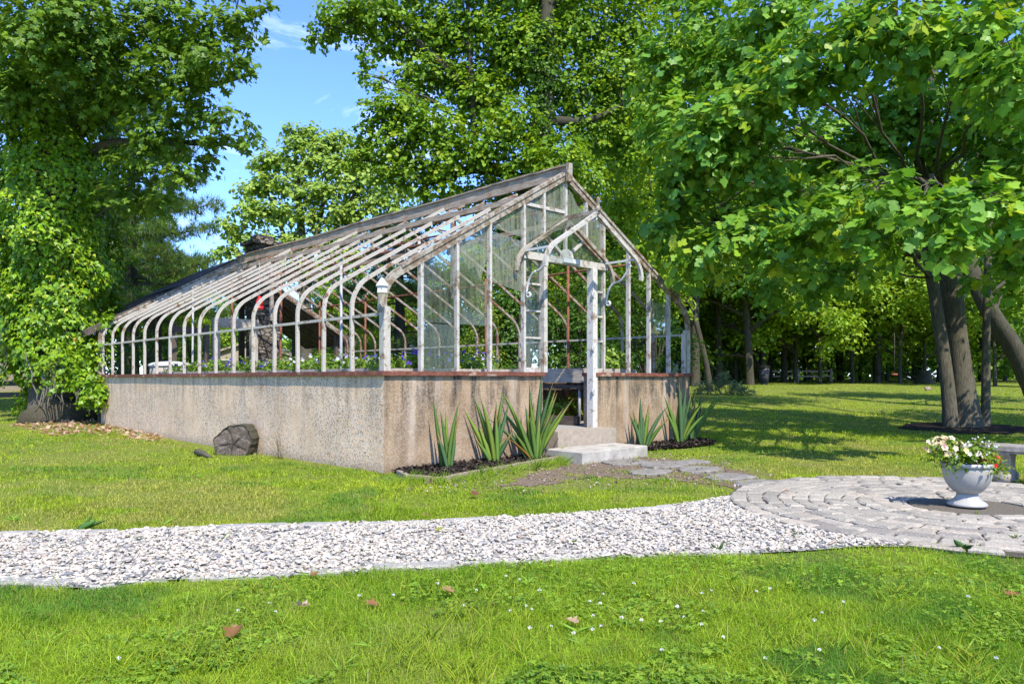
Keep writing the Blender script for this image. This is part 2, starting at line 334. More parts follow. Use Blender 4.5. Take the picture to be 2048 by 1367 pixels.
def siding(name, c1):
    m, nt, b = mat(name, .7, .2); g = N(nt, 'ShaderNodeNewGeometry'); sp = N(nt, 'ShaderNodeSeparateXYZ'); nt.links.new(g.outputs['Position'], sp.inputs[0]); fr = N(nt, 'ShaderNodeMath', operation='FRACT'); nt.links.new(math_(nt, 'MULTIPLY', sp.outputs['Z'], 1/.18), fr.inputs[0])
    setc(nt, b, ramp(nt, fr.outputs[0], [(0, tuple(q*.55 for q in c1)), (.1, c1), (1, tuple(q*.92 for q in c1))])); bump(nt, b, fr.outputs[0], .5, .02); return m
M_siding = siding('beige_siding', (.36, .305, .235)); M_sidingw = siding('white_siding', (.5, .5, .485)); M_roofg = plain('roof_shingle', (.10, .09, .085), (.2, .18, .165), 14, .95, .3)
M_window = plain('window_pane', (.03, .035, .04), (.05, .055, .06), 3, .1, 0, .6)
M_wood_raw = plain('split_wood', (.30, .24, .18), (.48, .41, .33), 9, .9, .4)
def log_end():
    m, nt, b = mat('log_end_grain', .95, .1); tcn = N(nt, 'ShaderNodeTexCoord'); v = tcn.outputs['Object']; n1 = noise(nt, v, 7, 6, .7, 1.2); n2 = noise(nt, v, 2.2, 3)
    w = N(nt, 'ShaderNodeTexWave', wave_type='RINGS', rings_direction='X', Scale=9, Distortion=5, Detail=4); nt.links.new(v, w.inputs['Vector'])
    c = ramp(nt, n1, [(.3, (.03, .024, .018)), (.5, (.10, .082, .066)), (.72, (.24, .215, .19))]); c = mixc(nt, ramp(nt, w.outputs['Fac'], [(.1, .55), (.4, 0)]), c, (.05, .04, .03)); c = mixc(nt, ramp(nt, n2, [(.5, 0), (.7, .5)]), c, (.15, .10, .065)); setc(nt, b, c); bump(nt, b, n1, .9, .03); return m
M_log = log_end()

# ------------------------------------------------------------------ leaves
def T(out, zs=None):
    V = [(a, b, c) for a, b, c in out]; return np.array(V)
def fan(half, fold=.18):      # half outline from base to tip (x>=0 along leaf, y>=0), mirrored, folded on the midrib
    n = len(half); V = [(x, y, fold*y) for x, y in half]+[(x, -y, fold*y) for x, y in half[1:-1]]
    V = [(x, y, z-.22*max(0, x-.15)**2-.25*y*y) for x, y, z in V]; f1 = tuple(range(n-1, -1, -1)); f2 = (0,)+tuple(n+i for i in range(n-2))+(n-1,)
    return np.array(V), [f1, f2]
LQ = (np.array([(0, 0, 0), (.5, .36, .1), (1, 0, -.06), (.5, -.36, .1)]), [(0, 3, 2, 1)])
LH = (np.array([(0, 0, 0), (.3, .42, .1), (.75, .36, .06), (1, 0, -.1), (.75, -.36, .06), (.3, -.42, .1)]), [(0, 3, 2, 1), (0, 5, 4, 3)])
LT = fan([(0, 0), (.02, .28), (.22, .50), (.40, .34), (.62, .50), (.95, .40), (.86, 0)])
LM = fan([(0, 0), (-.02, .22), (.16, .48), (.30, .27), (.62, .58), (.60, .22), (1.0, .0)], .12)
LI = fan([(0, 0), (-.05, .30), (.25, .46), (.45, .28), (1, 0)], .1)
def pick(n, pal, jit=.18, rg=rng):
    w = np.array([p[1] for p in pal], float); idx = rg.choice(len(pal), n, p=w/w.sum()); c = np.array([p[0] for p in pal])[idx]
    return c*(1+rg.uniform(-jit, jit, (n, 1)))*(1+rg.uniform(-jit*.4, jit*.4, (n, 3)))
def put(mb, pos_, d, nrm, size, tm, cols):
    nrm = norm(nrm); d = norm(d-nrm*(d*nrm).sum(1, keepdims=True)); s = np.cross(nrm, d); t = tm[0]; size = np.asarray(size).reshape(-1, 1, 1)
    V = pos_[:, None]+size*(d[:, None]*t[None, :, 0:1]+s[:, None]*t[None, :, 1:2]+nrm[:, None]*t[None, :, 2:3]); mb.add_tmpl(V, tm[1], len(t), cols)
def pad(mb, c, r, n, size, tm, pal, upn=.8, out=.5, per=11, shell=.5, droop=.15, slen=.55):
    """a clump of leaf sprays inside an ellipsoid"""
    if n < 4: return
    r = np.asarray(r, float)*np.ones(3); ns = max(2, int(n/per)); u = norm(rng.normal(size=(ns, 3))); q = rng.random(ns)[:, None]**shell
    o = np.asarray(c)+u*q*r; sd = norm(u*.7+rng.normal(size=(ns, 3))*.45-np.array((0, 0, droop))); sp_c = pick(ns, pal, .12)
    sl = slen*rng.uniform(.6, 1.25, (ns, 1)); k = per
    t = (np.arange(k)/(k-1))[None, :, None]+rng.uniform(-.04, .04, (ns, k, 1)); side = norm(np.cross(sd, np.array((.1, .2, 1.))))
    alt = np.where(np.arange(k) % 2 == 0, 1, -1)[None, :, None]*rng.uniform(.3, 1.1, (ns, k, 1))
    pp = o[:, None]+sd[:, None]*(t-.5)*sl[:, None]+side[:, None]*alt*size*.35+rng.normal(size=(ns, k, 3))*size*.3; pp[..., 2] -= (t[..., 0]**2)*sl*droop
    nn = norm(np.array((0, 0, upn))+u[:, None]*out+rng.normal(size=(ns, k, 3))*.42)
    dd = sd[:, None]+side[:, None]*alt*.9+rng.normal(size=(ns, k, 3))*.25; dd[..., 2] -= .25
    cols = np.repeat(sp_c, k, 0)*.55+pick(ns*k, pal, .2)*.45
    put(mb, pp.reshape(-1, 3), dd.reshape(-1, 3), nn.reshape(-1, 3), size*np.clip(rng.normal(.88, .26, ns*k), .35, 1.45), tm, cols)
G_TULIP = [((.17, .35, .032), 5), ((.115, .27, .040), 5), ((.25, .43, .030), 3), ((.45, .52, .035), .8)]
G_MAPLE = [((0.126, 0.236, 0.024), 5), ((0.178, 0.297, 0.022), 4), ((0.097, 0.189, 0.027), 3)]
G_POP = [((0.175, 0.317, 0.017), 5), ((0.233, 0.378, 0.017), 4), ((0.117, 0.23, 0.019), 3), ((0.365, 0.446, 0.022), 0.8)]
G_PALE = [((.30, .44, .075), 5), ((.38, .50, .085), 4), ((.21, .33, .06), 3)]
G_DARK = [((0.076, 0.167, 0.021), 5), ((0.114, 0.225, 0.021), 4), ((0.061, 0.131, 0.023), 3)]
G_WOOD = [((0.163, 0.314, 0.026), 5), ((0.236, 0.412, 0.026), 4), ((0.118, 0.231, 0.026), 3), ((0.363, 0.478, 0.033), 1)]
G_IVY = [((0.16, 0.297, 0.013), 5), ((0.233, 0.385, 0.013), 5), ((0.102, 0.216, 0.017), 3), ((0.365, 0.459, 0.022), 1.2), ((0.45, 0.257, 0.022), 0.06)]
G_YEL = [((0.18, 0.264, 0.019), 5), ((0.24, 0.312, 0.024), 3), ((0.12, 0.204, 0.019), 3), ((0.336, 0.264, 0.029), 0.3)]
G_PINE = [((0.112, 0.203, 0.06), 5), ((0.15, 0.247, 0.06), 4), ((0.195, 0.277, 0.066), 2), ((0.27, 0.195, 0.036), 0.25)]

def bez(a, b, sag=0, n=7, wob=0):
    a, b = np.asarray(a, float), np.asarray(b, float); L = np.linalg.norm(b-a); m = (a+b)/2+np.array((0, 0, sag*L)); out = []
    for i in range(n):
        t = i/(n-1); p = (1-t)**2*a+2*t*(1-t)*m+t*t*b
        if 0 < i < n-1: p = p+np.array([R.uniform(-1, 1) for _ in range(3)])*wob*L
        out.append(p)
    return out
def interp(path, rs, z):
    for i in range(len(path)-1):
        if (path[i][2] <= z <= path[i+1][2]):
            t = (z-path[i][2])/(path[i+1][2]-path[i][2]+1e-9); return path[i]*(1-t)+path[i+1]*t, rs[i]*(1-t)+rs[i+1]*t
    return (path[-1], rs[-1]) if z > path[-1][2] else (path[0], rs[0])
def smoothpath(pts, rs, k=4):
    pts = [np.asarray(p, float) for p in pts]; o, q = [], []
    for i in range(len(pts)-1):
        p0 = pts[max(i-1, 0)]; p1 = pts[i]; p2 = pts[i+1]; p3 = pts[min(i+2, len(pts)-1)]
        for j in range(k):
            t = j/k; o.append(.5*((2*p1)+(-p0+p2)*t+(2*p0-5*p1+4*p2-p3)*t*t+(-p0+3*p1-3*p2+p3)*t**3)); q.append(rs[i]*(1-t)+rs[i+1]*t)
    o.append(pts[-1]); q.append(rs[-1]); return o, q
def tree(name, label, stems, pads, leaf, tm, pal, bk, cover=3.0, group=None, cat='tree', limb_r=.35, lat=M_leaf, slen=.55, upn=.8, shell=.38, twigs=4, base=None, flat=.8, out=.75, limb_drop=1.2, limb_min=1.2):
    """stems: list of (path, radii) in world space; pads: list of (centre, radius[, cover factor])"""
    b0 = np.asarray(stems[0][0][0] if base is None else base); root = thing(name, label, cat, tuple(b0), group)
    tb = MB(); sm = []
    for pth, rs in stems:
        p2, r2 = smoothpath(pth, rs); sm.append((p2, r2)); tube(tb, p2, r2, 14 if max(rs) > .12 else 8, .05)
    cb = MB()
    for pd in pads:
        c, r = np.asarray(pd[0], float), pd[1]; cf = pd[2] if len(pd) > 2 else 1
        best = None; lj = R.uniform(0, 2.2) if limb_min > 3 else 0
        for p2, r2 in sm:
            A = np.array(p2); k0 = max(1, int(len(A)*.92)); A = A[:k0]; hd = np.linalg.norm(A[:, :2]-c[:2], axis=1)
            cost = np.linalg.norm(A-c, axis=1)+1.2*np.maximum(0, A[:, 2]-(c[2]-.30*hd-limb_drop*.3))+3*np.maximum(0, b0[2]+limb_min+lj-A[:, 2])
            q = int(cost.argmin())
            if best is None or cost[q] < best[3]: best = (np.linalg.norm(A[q]-c), A[q], r2[q], cost[q])
        best = best[:3]
        dd, a, ra = best
        if limb_r and dd > .5:
            lr = min(ra*.6, max(.012, dd*.013*limb_r/.35)); pth = bez(a, c, .10, 8, .018); tube(tb, pth, list(np.linspace(lr, lr*.3, 8)), 6, .04)
            for _ in range(twigs):
                e = c+norm(rng.normal(size=3))*r*rng.uniform(.5, .95); s0 = pth[R.choice((4, 5, 6, 7))]; tube(tb, bez(s0, e, .06, 5, .03), list(np.linspace(lr*.33, lr*.1, 5)), 4)
        n = cover*cf*math.pi*r*r/(leaf*leaf*.45); pad(cb, c, (r, r, r*flat), n, leaf, tm, pal, slen=slen*min(1.6, max(.4, r)), upn=upn, shell=shell, out=out)
    keep(tb.build('trunk', bk), root); keep(cb.build('crown', lat, col=True), root); return root
def PP(l, dz=0): return [(P(px, py, d), rp*d/F) + ((cf[0],) if cf else ()) for px, py, rp, d, *cf in l]

# ================================================================== GROUND
def polar_ground():
    mb = MB(); nr, na = 110, 200; rr = 1.0*(420/1.0)**(np.arange(nr)/(nr-1)); V = [(cx, cy, gz(cx, cy))]
    for r in rr:
        a = np.arange(na)*2*math.pi/na; x, y = cx+r*np.cos(a), cy+r*np.sin(a); z = gzv(x, y)+(vnoise(x, y, 2.1, 3)-.5)*.05*np.clip((r-11)/10, 0, 1)-.012; V += list(np.stack([x, y, z], 1))
    fs = [(0, 1+k, 1+(k+1) % na) for k in range(na)]
    for i in range(nr-1):
        for k in range(na): a, b = 1+i*na, 1+(i+1)*na; fs.append((a+k, b+k, b+(k+1) % na, a+(k+1) % na))
    mb.add(V, fs, True); return tag(mb.build('lawn_ground', M_ground), kind='structure')
polar_ground()
def sheet(name, poly, z, m):
    mb = MB(); mb.add([(x, y, z+gz(x, y)) for x, y in poly], [tuple(range(len(poly)))]); return tag(mb.build(name, m), kind='structure')
def g2(px, py): p = G(px, py); return (p[0], p[1])
UC = np.array((2.5, -6.05))           # centre of the paved circle, under the urn
RC = 2.17
up_edge = [(-5.7, -.3), g2(0, 1068), g2(220, 1063), g2(500, 1053), g2(850, 1045), g2(1080, 1033), g2(1300, 1018), g2(1420, 1001), g2(1500, 985)]
lo_edge = [(-6.0, -1.8), g2(0, 1172), g2(180, 1176), g2(300, 1162), g2(560, 1154), g2(900, 1138), g2(1200, 1116), g2(1400, 1112), g2(1600, 1103), g2(1722, 1094), g2(1900, 1094), g2(2048, 1097), (1.6, -7.7), (2.2, -8.4)]
circ = [tuple(UC+RC*np.array((math.cos(a), math.sin(a)))) for a in np.linspace(-2.0, 2.2, 40)]
gravel_poly = up_edge+[tuple(UC+RC*np.array((math.cos(a), math.sin(a)))) for a in np.linspace(2.15, 4.2, 24)]+lo_edge[::-1]
path_poly = up_edge+circ[::-1]+lo_edge[::-1]
sheet('gravel_path', path_poly, .004, M_gbase)
def stones():
    mb = MB(); P2 = np.array(path_poly); n = 105000; x = rng.uniform(-6.2, 3, n); y = rng.uniform(-7.2, -.2, n); dd = np.hypot(x-UC[0], y-UC[1])
    ok = inpoly(x, y, path_poly) & ((dd > RC+.02)) & (vnoise(x, y, .25, 5) > .1); x, y = x[ok], y[ok]
    t = (1+5**.5)/2; ico = norm(np.array([(-1, t, 0), (1, t, 0), (-1, -t, 0), (1, -t, 0), (0, -1, t), (0, 1, t), (0, -1, -t), (0, 1, -t), (t, 0, -1), (t, 0, 1), (-t, 0, -1), (-t, 0, 1)], float))
    fc = [(0, 11, 5), (0, 5, 1), (0, 1, 7), (0, 7, 10), (0, 10, 11), (1, 5, 9), (5, 11, 4), (11, 10, 2), (10, 7, 6), (7, 1, 8), (3, 9, 4), (3, 4, 2), (3, 2, 6), (3, 6, 8), (3, 8, 9), (4, 9, 5), (2, 4, 11), (6, 2, 10), (8, 6, 7), (9, 8, 1)]
    N_ = len(x); s = rng.uniform(.007, .018, (N_, 1, 1))*np.where(rng.random((N_, 1, 1)) < .12, 1.4, 1); V = ico[None]*rng.uniform(.65, 1.25, (N_, 12, 1)); V = V*s*np.stack([rng.uniform(.8, 1.6, N_), rng.uniform(.7, 1.1, N_), rng.uniform(.35, .75, N_)], 1)[:, None]
    a = rng.uniform(0, 6.28, N_)[:, None]; ti = rng.uniform(-.5, .5, N_)[:, None]; X, Y, Z = V[..., 0], V[..., 1], V[..., 2]; Y, Z = Y*np.cos(ti)-Z*np.sin(ti), Y*np.sin(ti)+Z*np.cos(ti); X, Y = X*np.cos(a)-Y*np.sin(a), X*np.sin(a)+Y*np.cos(a)
    V = np.stack([X+x[:, None], Y+y[:, None], Z+(.012+rng.uniform(0, .014, N_))[:, None]], -1)
    cols = pick(N_, [((.56, .50, .41), 8), ((.46, .415, .345), 5), ((.32, .315, .305), 1.6), ((.19, .19, .195), .6), ((.44, .36, .27), .9)], .07)
    mb.add_tmpl(V, fc, 12, cols); tag(mb.build('gravel', M_stone, col=True), 'loose white and grey marble chips of the gravel path', 'gravel', kind='stuff')
stones()
def paving():
    mb = MB(); lo = np.array(lo_edge)
    r = .52
    while r < RC-.05:
        w = R.uniform(.135, .165); w = min(w, RC-r); a = R.uniform(0, 1)
        a_end = a+2*math.pi
        while a < a_end-.02:
            L = R.uniform(.17, .40); da = min(L/(r+w/2), a_end-a); g = .007; n = max(3, int(da*r/.09)+2); poly = []
            aa = [a+g/r+(da-2*g/r)*k/(n-1) for k in range(n)]
            r1, r2 = r+g*R.uniform(.2, .7), r+w-g*R.uniform(.2, .7)
            for q in aa: poly.append(tuple(UC+(r1+R.uniform(-.010, .010))*np.array((math.cos(q), math.sin(q)))))
            for q in aa[::-1]: poly.append(tuple(UC+(r2+R.uniform(-.012, .012))*np.array((math.cos(q), math.sin(q)))))
            c = np.mean(np.array(poly), 0); k = R.random(); base = (.36, .325, .265) if k < .6 else (.28, .255, .215) if k < .85 else (.40, .35, .28)
            f = R.uniform(.88, 1.1); z1 = .028+R.uniform(-.010, .010)
            c = c*.90+UC*.10
            if inpoly(np.array([c[0]]), np.array([c[1]]), path_poly)[0] or c[0] > 2.0: prism(mb, poly, -.03, z1, .028, .014, tuple(q*f for q in base))
            a += da
        r += w
    tag(mb.build('circular_paving', M_paver, col=True), kind='structure')
paving()
sheet('paving_joint_sand', [tuple(UC+(RC+.01)*np.array((math.cos(a), math.sin(a)))) for a in np.linspace(0, 2*math.pi, 48)[:-1]], .008, plain('joint_grit', (.03, .026, .022), (.12, .105, .085), 55, 1, .9, .05, 8))
def edging(name, line, wid, side):
    mb = MB(); pts = [np.array(p) for p in line]; i = 0; pos_ = []
    for a, b in zip(pts[:-1], pts[1:]):
        L = np.linalg.norm(b-a); k = max(1, int(L/.05)); pos_ += [a+(b-a)*j/k for j in range(k)]
    i = 0
    while i < len(pos_)-6:
        k = R.randint(8, 15); seg = pos_[i:i+k]
        if len(seg) < 4: break
        t = norm(seg[-1]-seg[0]); n = np.array((-t[1], t[0]))*side; w = wid*R.uniform(.75, 1.15); inn = [tuple(p+n*(.0+R.uniform(-.012, .012))) for p in seg[:-1]]; ou = [tuple(p+n*(w+R.uniform(-.02, .02))) for p in seg[:-1]]
        f = R.uniform(.9, 1.1); prism(mb, inn+ou[::-1], -.03, .020+R.uniform(-.010, .012), .025, .012, (.37*f, .35*f, .31*f)); i += k
    tag(mb.build(name, M_paver, col=True), kind='structure')
edging('far_path_edging', up_edge[1:], .11, -1); edging('near_path_edging', lo_edge[:9], .13, 1)

# stepping path, dirt and beds
bed_front = [(.12, -.02), (-.02, -.35), (-.22, -.85), (-.12, -1.15), (.12, -1.22), (.75, -1.05), (1.5, -.88), (2.2, -.72), (2.72, -.62), (2.72, -.02)]
sheet('mulch_bed', bed_front, .035, M_mulch)
bed_right = [(4.42, -.02), (4.42, -.5), (5.2, -.6), (6.1, -.75), (6.9, -.7), (7.25, -.3), (7.2, -.02)]
sheet('side_mulch_bed', bed_right, .02, M_mulch)
def chips(name, polys, n, z, sz, pal, m):
    mb = MB()
    for poly in polys:
        a = np.array(poly); x = rng.uniform(a[:, 0].min(), a[:, 0].max(), n); y = rng.uniform(a[:, 1].min(), a[:, 1].max(), n); ok = inpoly(x, y, poly); x, y = x[ok], y[ok]; k = len(x)
        put(mb, np.stack([x, y, z+gzv(x, y)+rng.uniform(0, .02, k)], 1), rng.normal(size=(k, 3)), np.array((0, 0, 1.))+rng.normal(size=(k, 3))*.5, rng.uniform(sz*.5, sz*1.4, k), LQ, pick(k, pal))
    return mb.build(name, m, col=True)
tag(chips('mulch_chips', [bed_front, bed_right], 3500, .04, .05, [((.02, .015, .012), 5), ((.05, .038, .03), 3), ((.12, .09, .06), .5)], M_stone), 'dark bark mulch chips in the beds along the front wall', 'mulch', kind='stuff')
dirt = [g2(1000, 972), g2(1060, 948), g2(1130, 928), g2(1290, 912), g2(1420, 925), g2(1500, 945), g2(1530, 962), g2(1490, 978), g2(1380, 960), g2(1280, 955), g2(1170, 952), g2(1080, 968)]
dirt_wide = [g2(800, 985), g2(830, 968), g2(960, 942), g2(1100, 922), g2(1290, 905), g2(1430, 915), g2(1530, 938), g2(1560, 962), g2(1500, 985), g2(1380, 975), g2(1270, 975), g2(1150, 980), g2(1050, 990), g2(930, 985), g2(860, 990)]
def ragged(poly, amp):
    o = []
    for a, b in zip(poly, poly[1:]+poly[:1]):
        a, b = np.array(a), np.array(b); k = max(2, int(np.linalg.norm(b-a)/.12))
        for j in range(k): o.append(tuple(a+(b-a)*j/k+np.array((R.uniform(-amp, amp), R.uniform(-amp, amp)))))
    return o
sheet('bare_dirt_path', ragged(dirt, .11), -.006, M_dirt)
tag(chips('soil_crumbs', [dirt_wide], 2600, .004, .03, [((.26, .20, .145), 4), ((.14, .10, .07), 4), ((.38, .35, .31), 2), ((.30, .17, .09), .6)], M_stone), 'crumbs of soil, stone and dry leaf on the bare dirt before the steps', 'soil', kind='stuff')
def flags():
    mb = MB()
    for px, py, s in ((1250, 925, .36), (1330, 930, .4), (1400, 940, .36), (1300, 945, .3), (1460, 955, .34), (1385, 925, .25), (1520, 968, .3)):
        c = np.array(g2(px, py)); n = 9; ph = R.random()*6; prism(mb, [tuple(c+s*R.uniform(.78, 1.1)*np.array((math.cos(ph+6.283*k/n)*1.15, math.sin(ph+6.283*k/n)*.85))) for k in range(n)], -.03, .022+R.uniform(0, .008), .03, .012, None)
    tag(mb.build('flagstone_path', M_flag), kind='structure')
flags()
# low concrete edging strip of the bed
def strip(name, line, w, h, m, label, cat):
    mb = MB(); r = thing(name, label, cat, (line[0][0], line[0][1], 0)); i = 0
    for a, b in zip(line[:-1], line[1:]):
        a, b = np.array(a), np.array(b); t = norm(b-a); n = np.array((-t[1], t[0])); mb = MB()
        prism(mb, [tuple(a+n*w/2+t*.004), tuple(b+n*w/2-t*.004), tuple(b-n*w/2-t*.004), tuple(a-n*w/2+t*.004)], -.05, h+R.uniform(-.012, .012), .012, .01); keep(mb.build('edging_block', m), r)
strip('bed_edging', bed_front[1:9], .06, .075, M_edge, 'low curved concrete edging of the iris bed at the front corner', 'edging')

# ================================================================== GREENHOUSE
W, L = 7.08, 12.56
ZS, ZW = 1.325, 1.265
gh = thing('greenhouse', 'old derelict greenhouse of flaking white glazing bars on a concrete base', 'greenhouse', (0, 0, 0))
DX0, DX1 = 2.97, 4.22
def part(name, mb, m, par=gh): return mb.build(name, m, par)
def wallbox(x0, x1, y0, y1, m, z0=-.4, z1=ZW):
    mb = MB(); box(mb, x0, x1, y0, y1, z0, z1); part('foundation_wall', mb, m)
TW = .24
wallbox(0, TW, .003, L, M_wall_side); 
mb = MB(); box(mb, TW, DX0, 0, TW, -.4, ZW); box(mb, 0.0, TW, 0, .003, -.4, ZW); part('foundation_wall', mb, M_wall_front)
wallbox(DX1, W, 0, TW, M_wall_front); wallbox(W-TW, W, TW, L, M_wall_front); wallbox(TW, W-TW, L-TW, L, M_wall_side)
for x0, x1, y0, y1 in ((-.05, DX0+.02, -.05, TW+.04), (DX1-.0, W+.06, -.05, TW+.04), (-.05, TW+.04, TW+.04, L+.05), (W-TW-.04, W+.06, TW+.04, L+.05)):
    mb = MB(); nx = 24; along_x = (x1-x0) > (y1-y0)
    pts = [((x0+(x1-x0)*k/nx, (y0+y1)/2, (ZS+ZW)/2+R.uniform(-.004, .004)) if along_x else ((x0+x1)/2, y0+(y1-y0)*k/nx, (ZS+ZW)/2+R.uniform(-.004, .004))) for k in range(nx+1)]
    sweep(mb, pts, (y1-y0) if along_x else (x1-x0), ZS-ZW, jit=.02); part('sill', mb, M_sill)
SL = rad(29.7); RE = .50; Z0 = 2.205
XE = RE*(1-math.cos(math.pi/2-SL)); ZE = Z0+RE*math.sin(math.pi/2-SL)
def roofz(x): x = min(x, W-x); return ZE+(x-XE)*math.tan(SL)
RZ = roofz(W/2)
def profile(side, xend, z0=ZS, dx=0):           # bar centre line from sill to xend on one side
    pts = [(dx, z0), (dx, (z0+Z0)/2), (dx, Z0)]
    for k in range(1, 9):
        a = (math.pi/2-SL)*k/8; pts.append((dx+RE*(1-math.cos(a)), Z0+RE*math.sin(a)))
    xs = np.linspace(XE, xend, 8)[1:]; pts += [(x+dx*.5, roofz(x)) for x in xs]
    return [(x if side < 0 else W-x, z) for x, z in pts]
NB = 17
for i in range(NB):
    y = .05+(L-.1)*i/(NB-1)
    for side in (-1, 1):
        if i == 0: continue
        xe = 2.62 if i % 4 else W/2-.05
        pr_ = profile(side, xe, ZS, .035); wob = R.uniform(-.012, .012)
        mb = MB(); sweep(mb, [(x, y+wob*math.sin(k*.7), z) for k, (x, z) in enumerate(pr_)], .052, .038, up=(0, 1, 0), jit=.05)
        b = part('glazing_bar', mb, M_bar if side < 0 else M_barr)
# broken vent bars near the ridge
for i in range(1, NB-1):
    if i % 4 == 0: continue
    y = .05+(L-.1)*i/(NB-1)
    for side in (-1, 1):
        if R.random() < .25: continue
        a, b = R.uniform(2.66, 2.8), R.uniform(3.1, W/2-.06)
        f = lambda x: x if side < 0 else W-x
        mb = MB(); sweep(mb, [(f(a), y+R.uniform(-.03, .03), roofz(a)+.02), (f((a+b)/2), y, roofz((a+b)/2)+R.uniform(-.01, .03)), (f(b), y+R.uniform(-.06, .06), roofz(b)+R.uniform(-.03, .02))], .04, .035, jit=.1); part('vent_bar', mb, M_barr)
# gable rafters, front and rear
for yy in (-.005, L+.01):
    for side in (-1, 1):
        pr_ = profile(side, W/2-.03, 2.1 if yy < 1 else ZS); mb = MB(); sweep(mb, [(x, yy+.045, z) for x, z in pr_], .11, .055, up=(0, 1, 0), jit=.03); g_ = part('gable_rafter', mb, M_rafter)
        mb = MB(); xs = [(XE+.02, 0), (W/2-.04, 0)]; f = (lambda x: x) if side < 0 else (lambda x: W-x)
        sweep(mb, [(f(x), yy+.05, roofz(x)+.062) for x in np.linspace(XE+.03, W/2-.06, 12)], .10, .05, up=(0, 0, 1), jit=.05); part('rake_board', mb, M_rafter)
# ridge
mb = MB(); npt = 40; ys = np.linspace(-.02, L+.1, npt); sweep(mb, [(W/2, y, RZ+.055+.012*math.sin(y*1.3)-.02*math.exp(-((y-9)/3)**2)) for y in ys], .05, .19, jit=.06); part('ridge_board', mb, M_ridge)
mb = MB()
y = -.06
while y < L:
    ln = R.uniform(.9, 2.4); e = min(y+ln, L+.05); sweep(mb, [(W/2, q, RZ+.168+.012*math.sin(q*1.3)-.02*math.exp(-((q-9)/3)**2)+R.uniform(-.004, .004)) for q in np.linspace(y, e-.015, 6)], .11, .03, jit=.12); y = e
part('ridge_cap', mb, M_ridge)
mb = MB(); box(mb, W/2-.05, W/2+.05, -.07, -.022, RZ-.10, RZ+.2); part('ridge_end_block', mb, M_rafter)
for side in (-1, 1):
    f = (lambda x: x) if side < 0 else (lambda x: W-x)
    mb = MB(); sweep(mb, [(f(2.62), y, roofz(2.62)+.03+.015*math.sin(y*.9+side)) for y in np.linspace(.1, L-.1, 24)], .055, .09, up=(0, 0, 1), jit=.06); part('purlin', mb, M_ridge)
    mb = MB(); tube(mb, [(f(1.55), y, roofz(1.55)-.07+.01*math.sin(y)) for y in np.linspace(.1, L-.1, 16)], .02, 8); part('purlin_pipe', mb, M_rust)
    mb = MB(); tube(mb, [(f(3.1), y, roofz(3.1)-.12+.015*math.sin(y*1.7)) for y in np.linspace(.1, L-.1, 16)], .022, 8); part('purlin_pipe', mb, M_rust)
    mb = MB(); sweep(mb, [(f(.04), y, 2.075) for y in np.linspace(.1, L-.05, 18)], .035, .04, jit=.06); part('side_rail', mb, M_bar)
# corner posts
for x0, y0 in ((-.01, -.012), (W-.09, -.012)):
    mb = MB(); sweep(mb, [(x0+.05, y0+.05, z) for z in np.linspace(ZS, 2.16, 7)], .105, .105, up=(0, 1, 0), jit=.05); part('corner_post', mb, M_bar)
mb = MB(); sweep(mb, [(W-.16, .03, z) for z in np.linspace(ZS, 2.1, 6)], .06, .06, up=(0, 1, 0), jit=.03); part('corner_post', mb, M_mull)
# gable mullions
def rz_in(x): return roofz(x)-.03 if XE < min(x, W-x) else Z0
CAN_A, CAN_E = 3.80, 3.22          # canopy apex and eave height on the wall
def canz(x): return CAN_A-abs(x-W/2)*(CAN_A-CAN_E)/.98
for x, zb in ((.63, ZS), (1.26, ZS), (1.885, ZS), (5.21, ZS), (5.82, ZS), (6.44, ZS), (3.03, None), (W/2, None), (4.05, None), (2.59, ZS), (4.51, ZS)):
    z0 = zb if zb else canz(x)+.02
    mb = MB(); sweep(mb, [(x, .05, z) for z in np.linspace(z0, rz_in(x), 8)], .046, .07, up=(0, 1, 0), jit=.04); part('mullion', mb, M_mull)
mb = MB(); sweep(mb, [(x, .06, 3.93) for x in np.linspace(2.62, 3.52, 5)], .05, .05, jit=.05); part('transom_rail', mb, M_mull)
# door frame and side lights
dfr = empty('door_frame'); dfr.parent = gh
mb = MB(); sweep(mb, [(x, .04, 3.13) for x in np.linspace(2.55, 4.56, 8)], .10, .11, up=(0, 0, 1), jit=.03); mb.build('door_head', M_mull, dfr)
for x, z0, w, m in ((3.0, ZS, .08, M_mull), (4.20, .40, .12, M_jamb)):
    mb = MB(); sweep(mb, [(x, .03, z) for z in np.linspace(z0, 3.075, 9)], w, .13, up=(0, 1, 0), jit=.02); mb.build('door_jamb', m, dfr)
mb = MB(); sweep(mb, [(4.285, .06, z) for z in np.linspace(ZS, 3.075, 9)], .035, .09, up=(0, 1, 0), jit=.02); mb.build('door_stop', M_mull, dfr)
for z in (2.62, 1.72, 1.0):
    mb = MB(); tube(mb, [(4.12, -.045, z-.05), (4.12, -.045, z+.05)], .012, 8); box(mb, 4.125, 4.16, -.052, -.036, z-.045, z+.045); mb.build('hinge', M_galv, dfr)
mb = MB(); box(mb, 3.42, 3.78, -.04, -.012, 3.10, 3.17); mb.build('name_plate', M_white, dfr)
for x0, x1 in ((2.62, 2.955), (4.305, 4.48)):
    sg = empty('side_light'); sg.parent = gh
    for z in (1.36, 1.86, 2.28, 2.70):
        mb = MB(); sweep(mb, [(x, .055, z) for x in np.linspace(x0, x1, 3)], .05, .03 if z > 1.4 else .08, jit=.05); mb.build('muntin', M_mull, sg)
    for k, (za, zb) in enumerate(((1.41, 1.84), (1.88, 2.26), (2.30, 2.68), (2.72, 3.06))):
        if x0 > 4 and k == 1: continue
        mb = MB(); box(mb, x0, x1, .06, .064, za, zb); mb.build('pane', M_glass, sg)
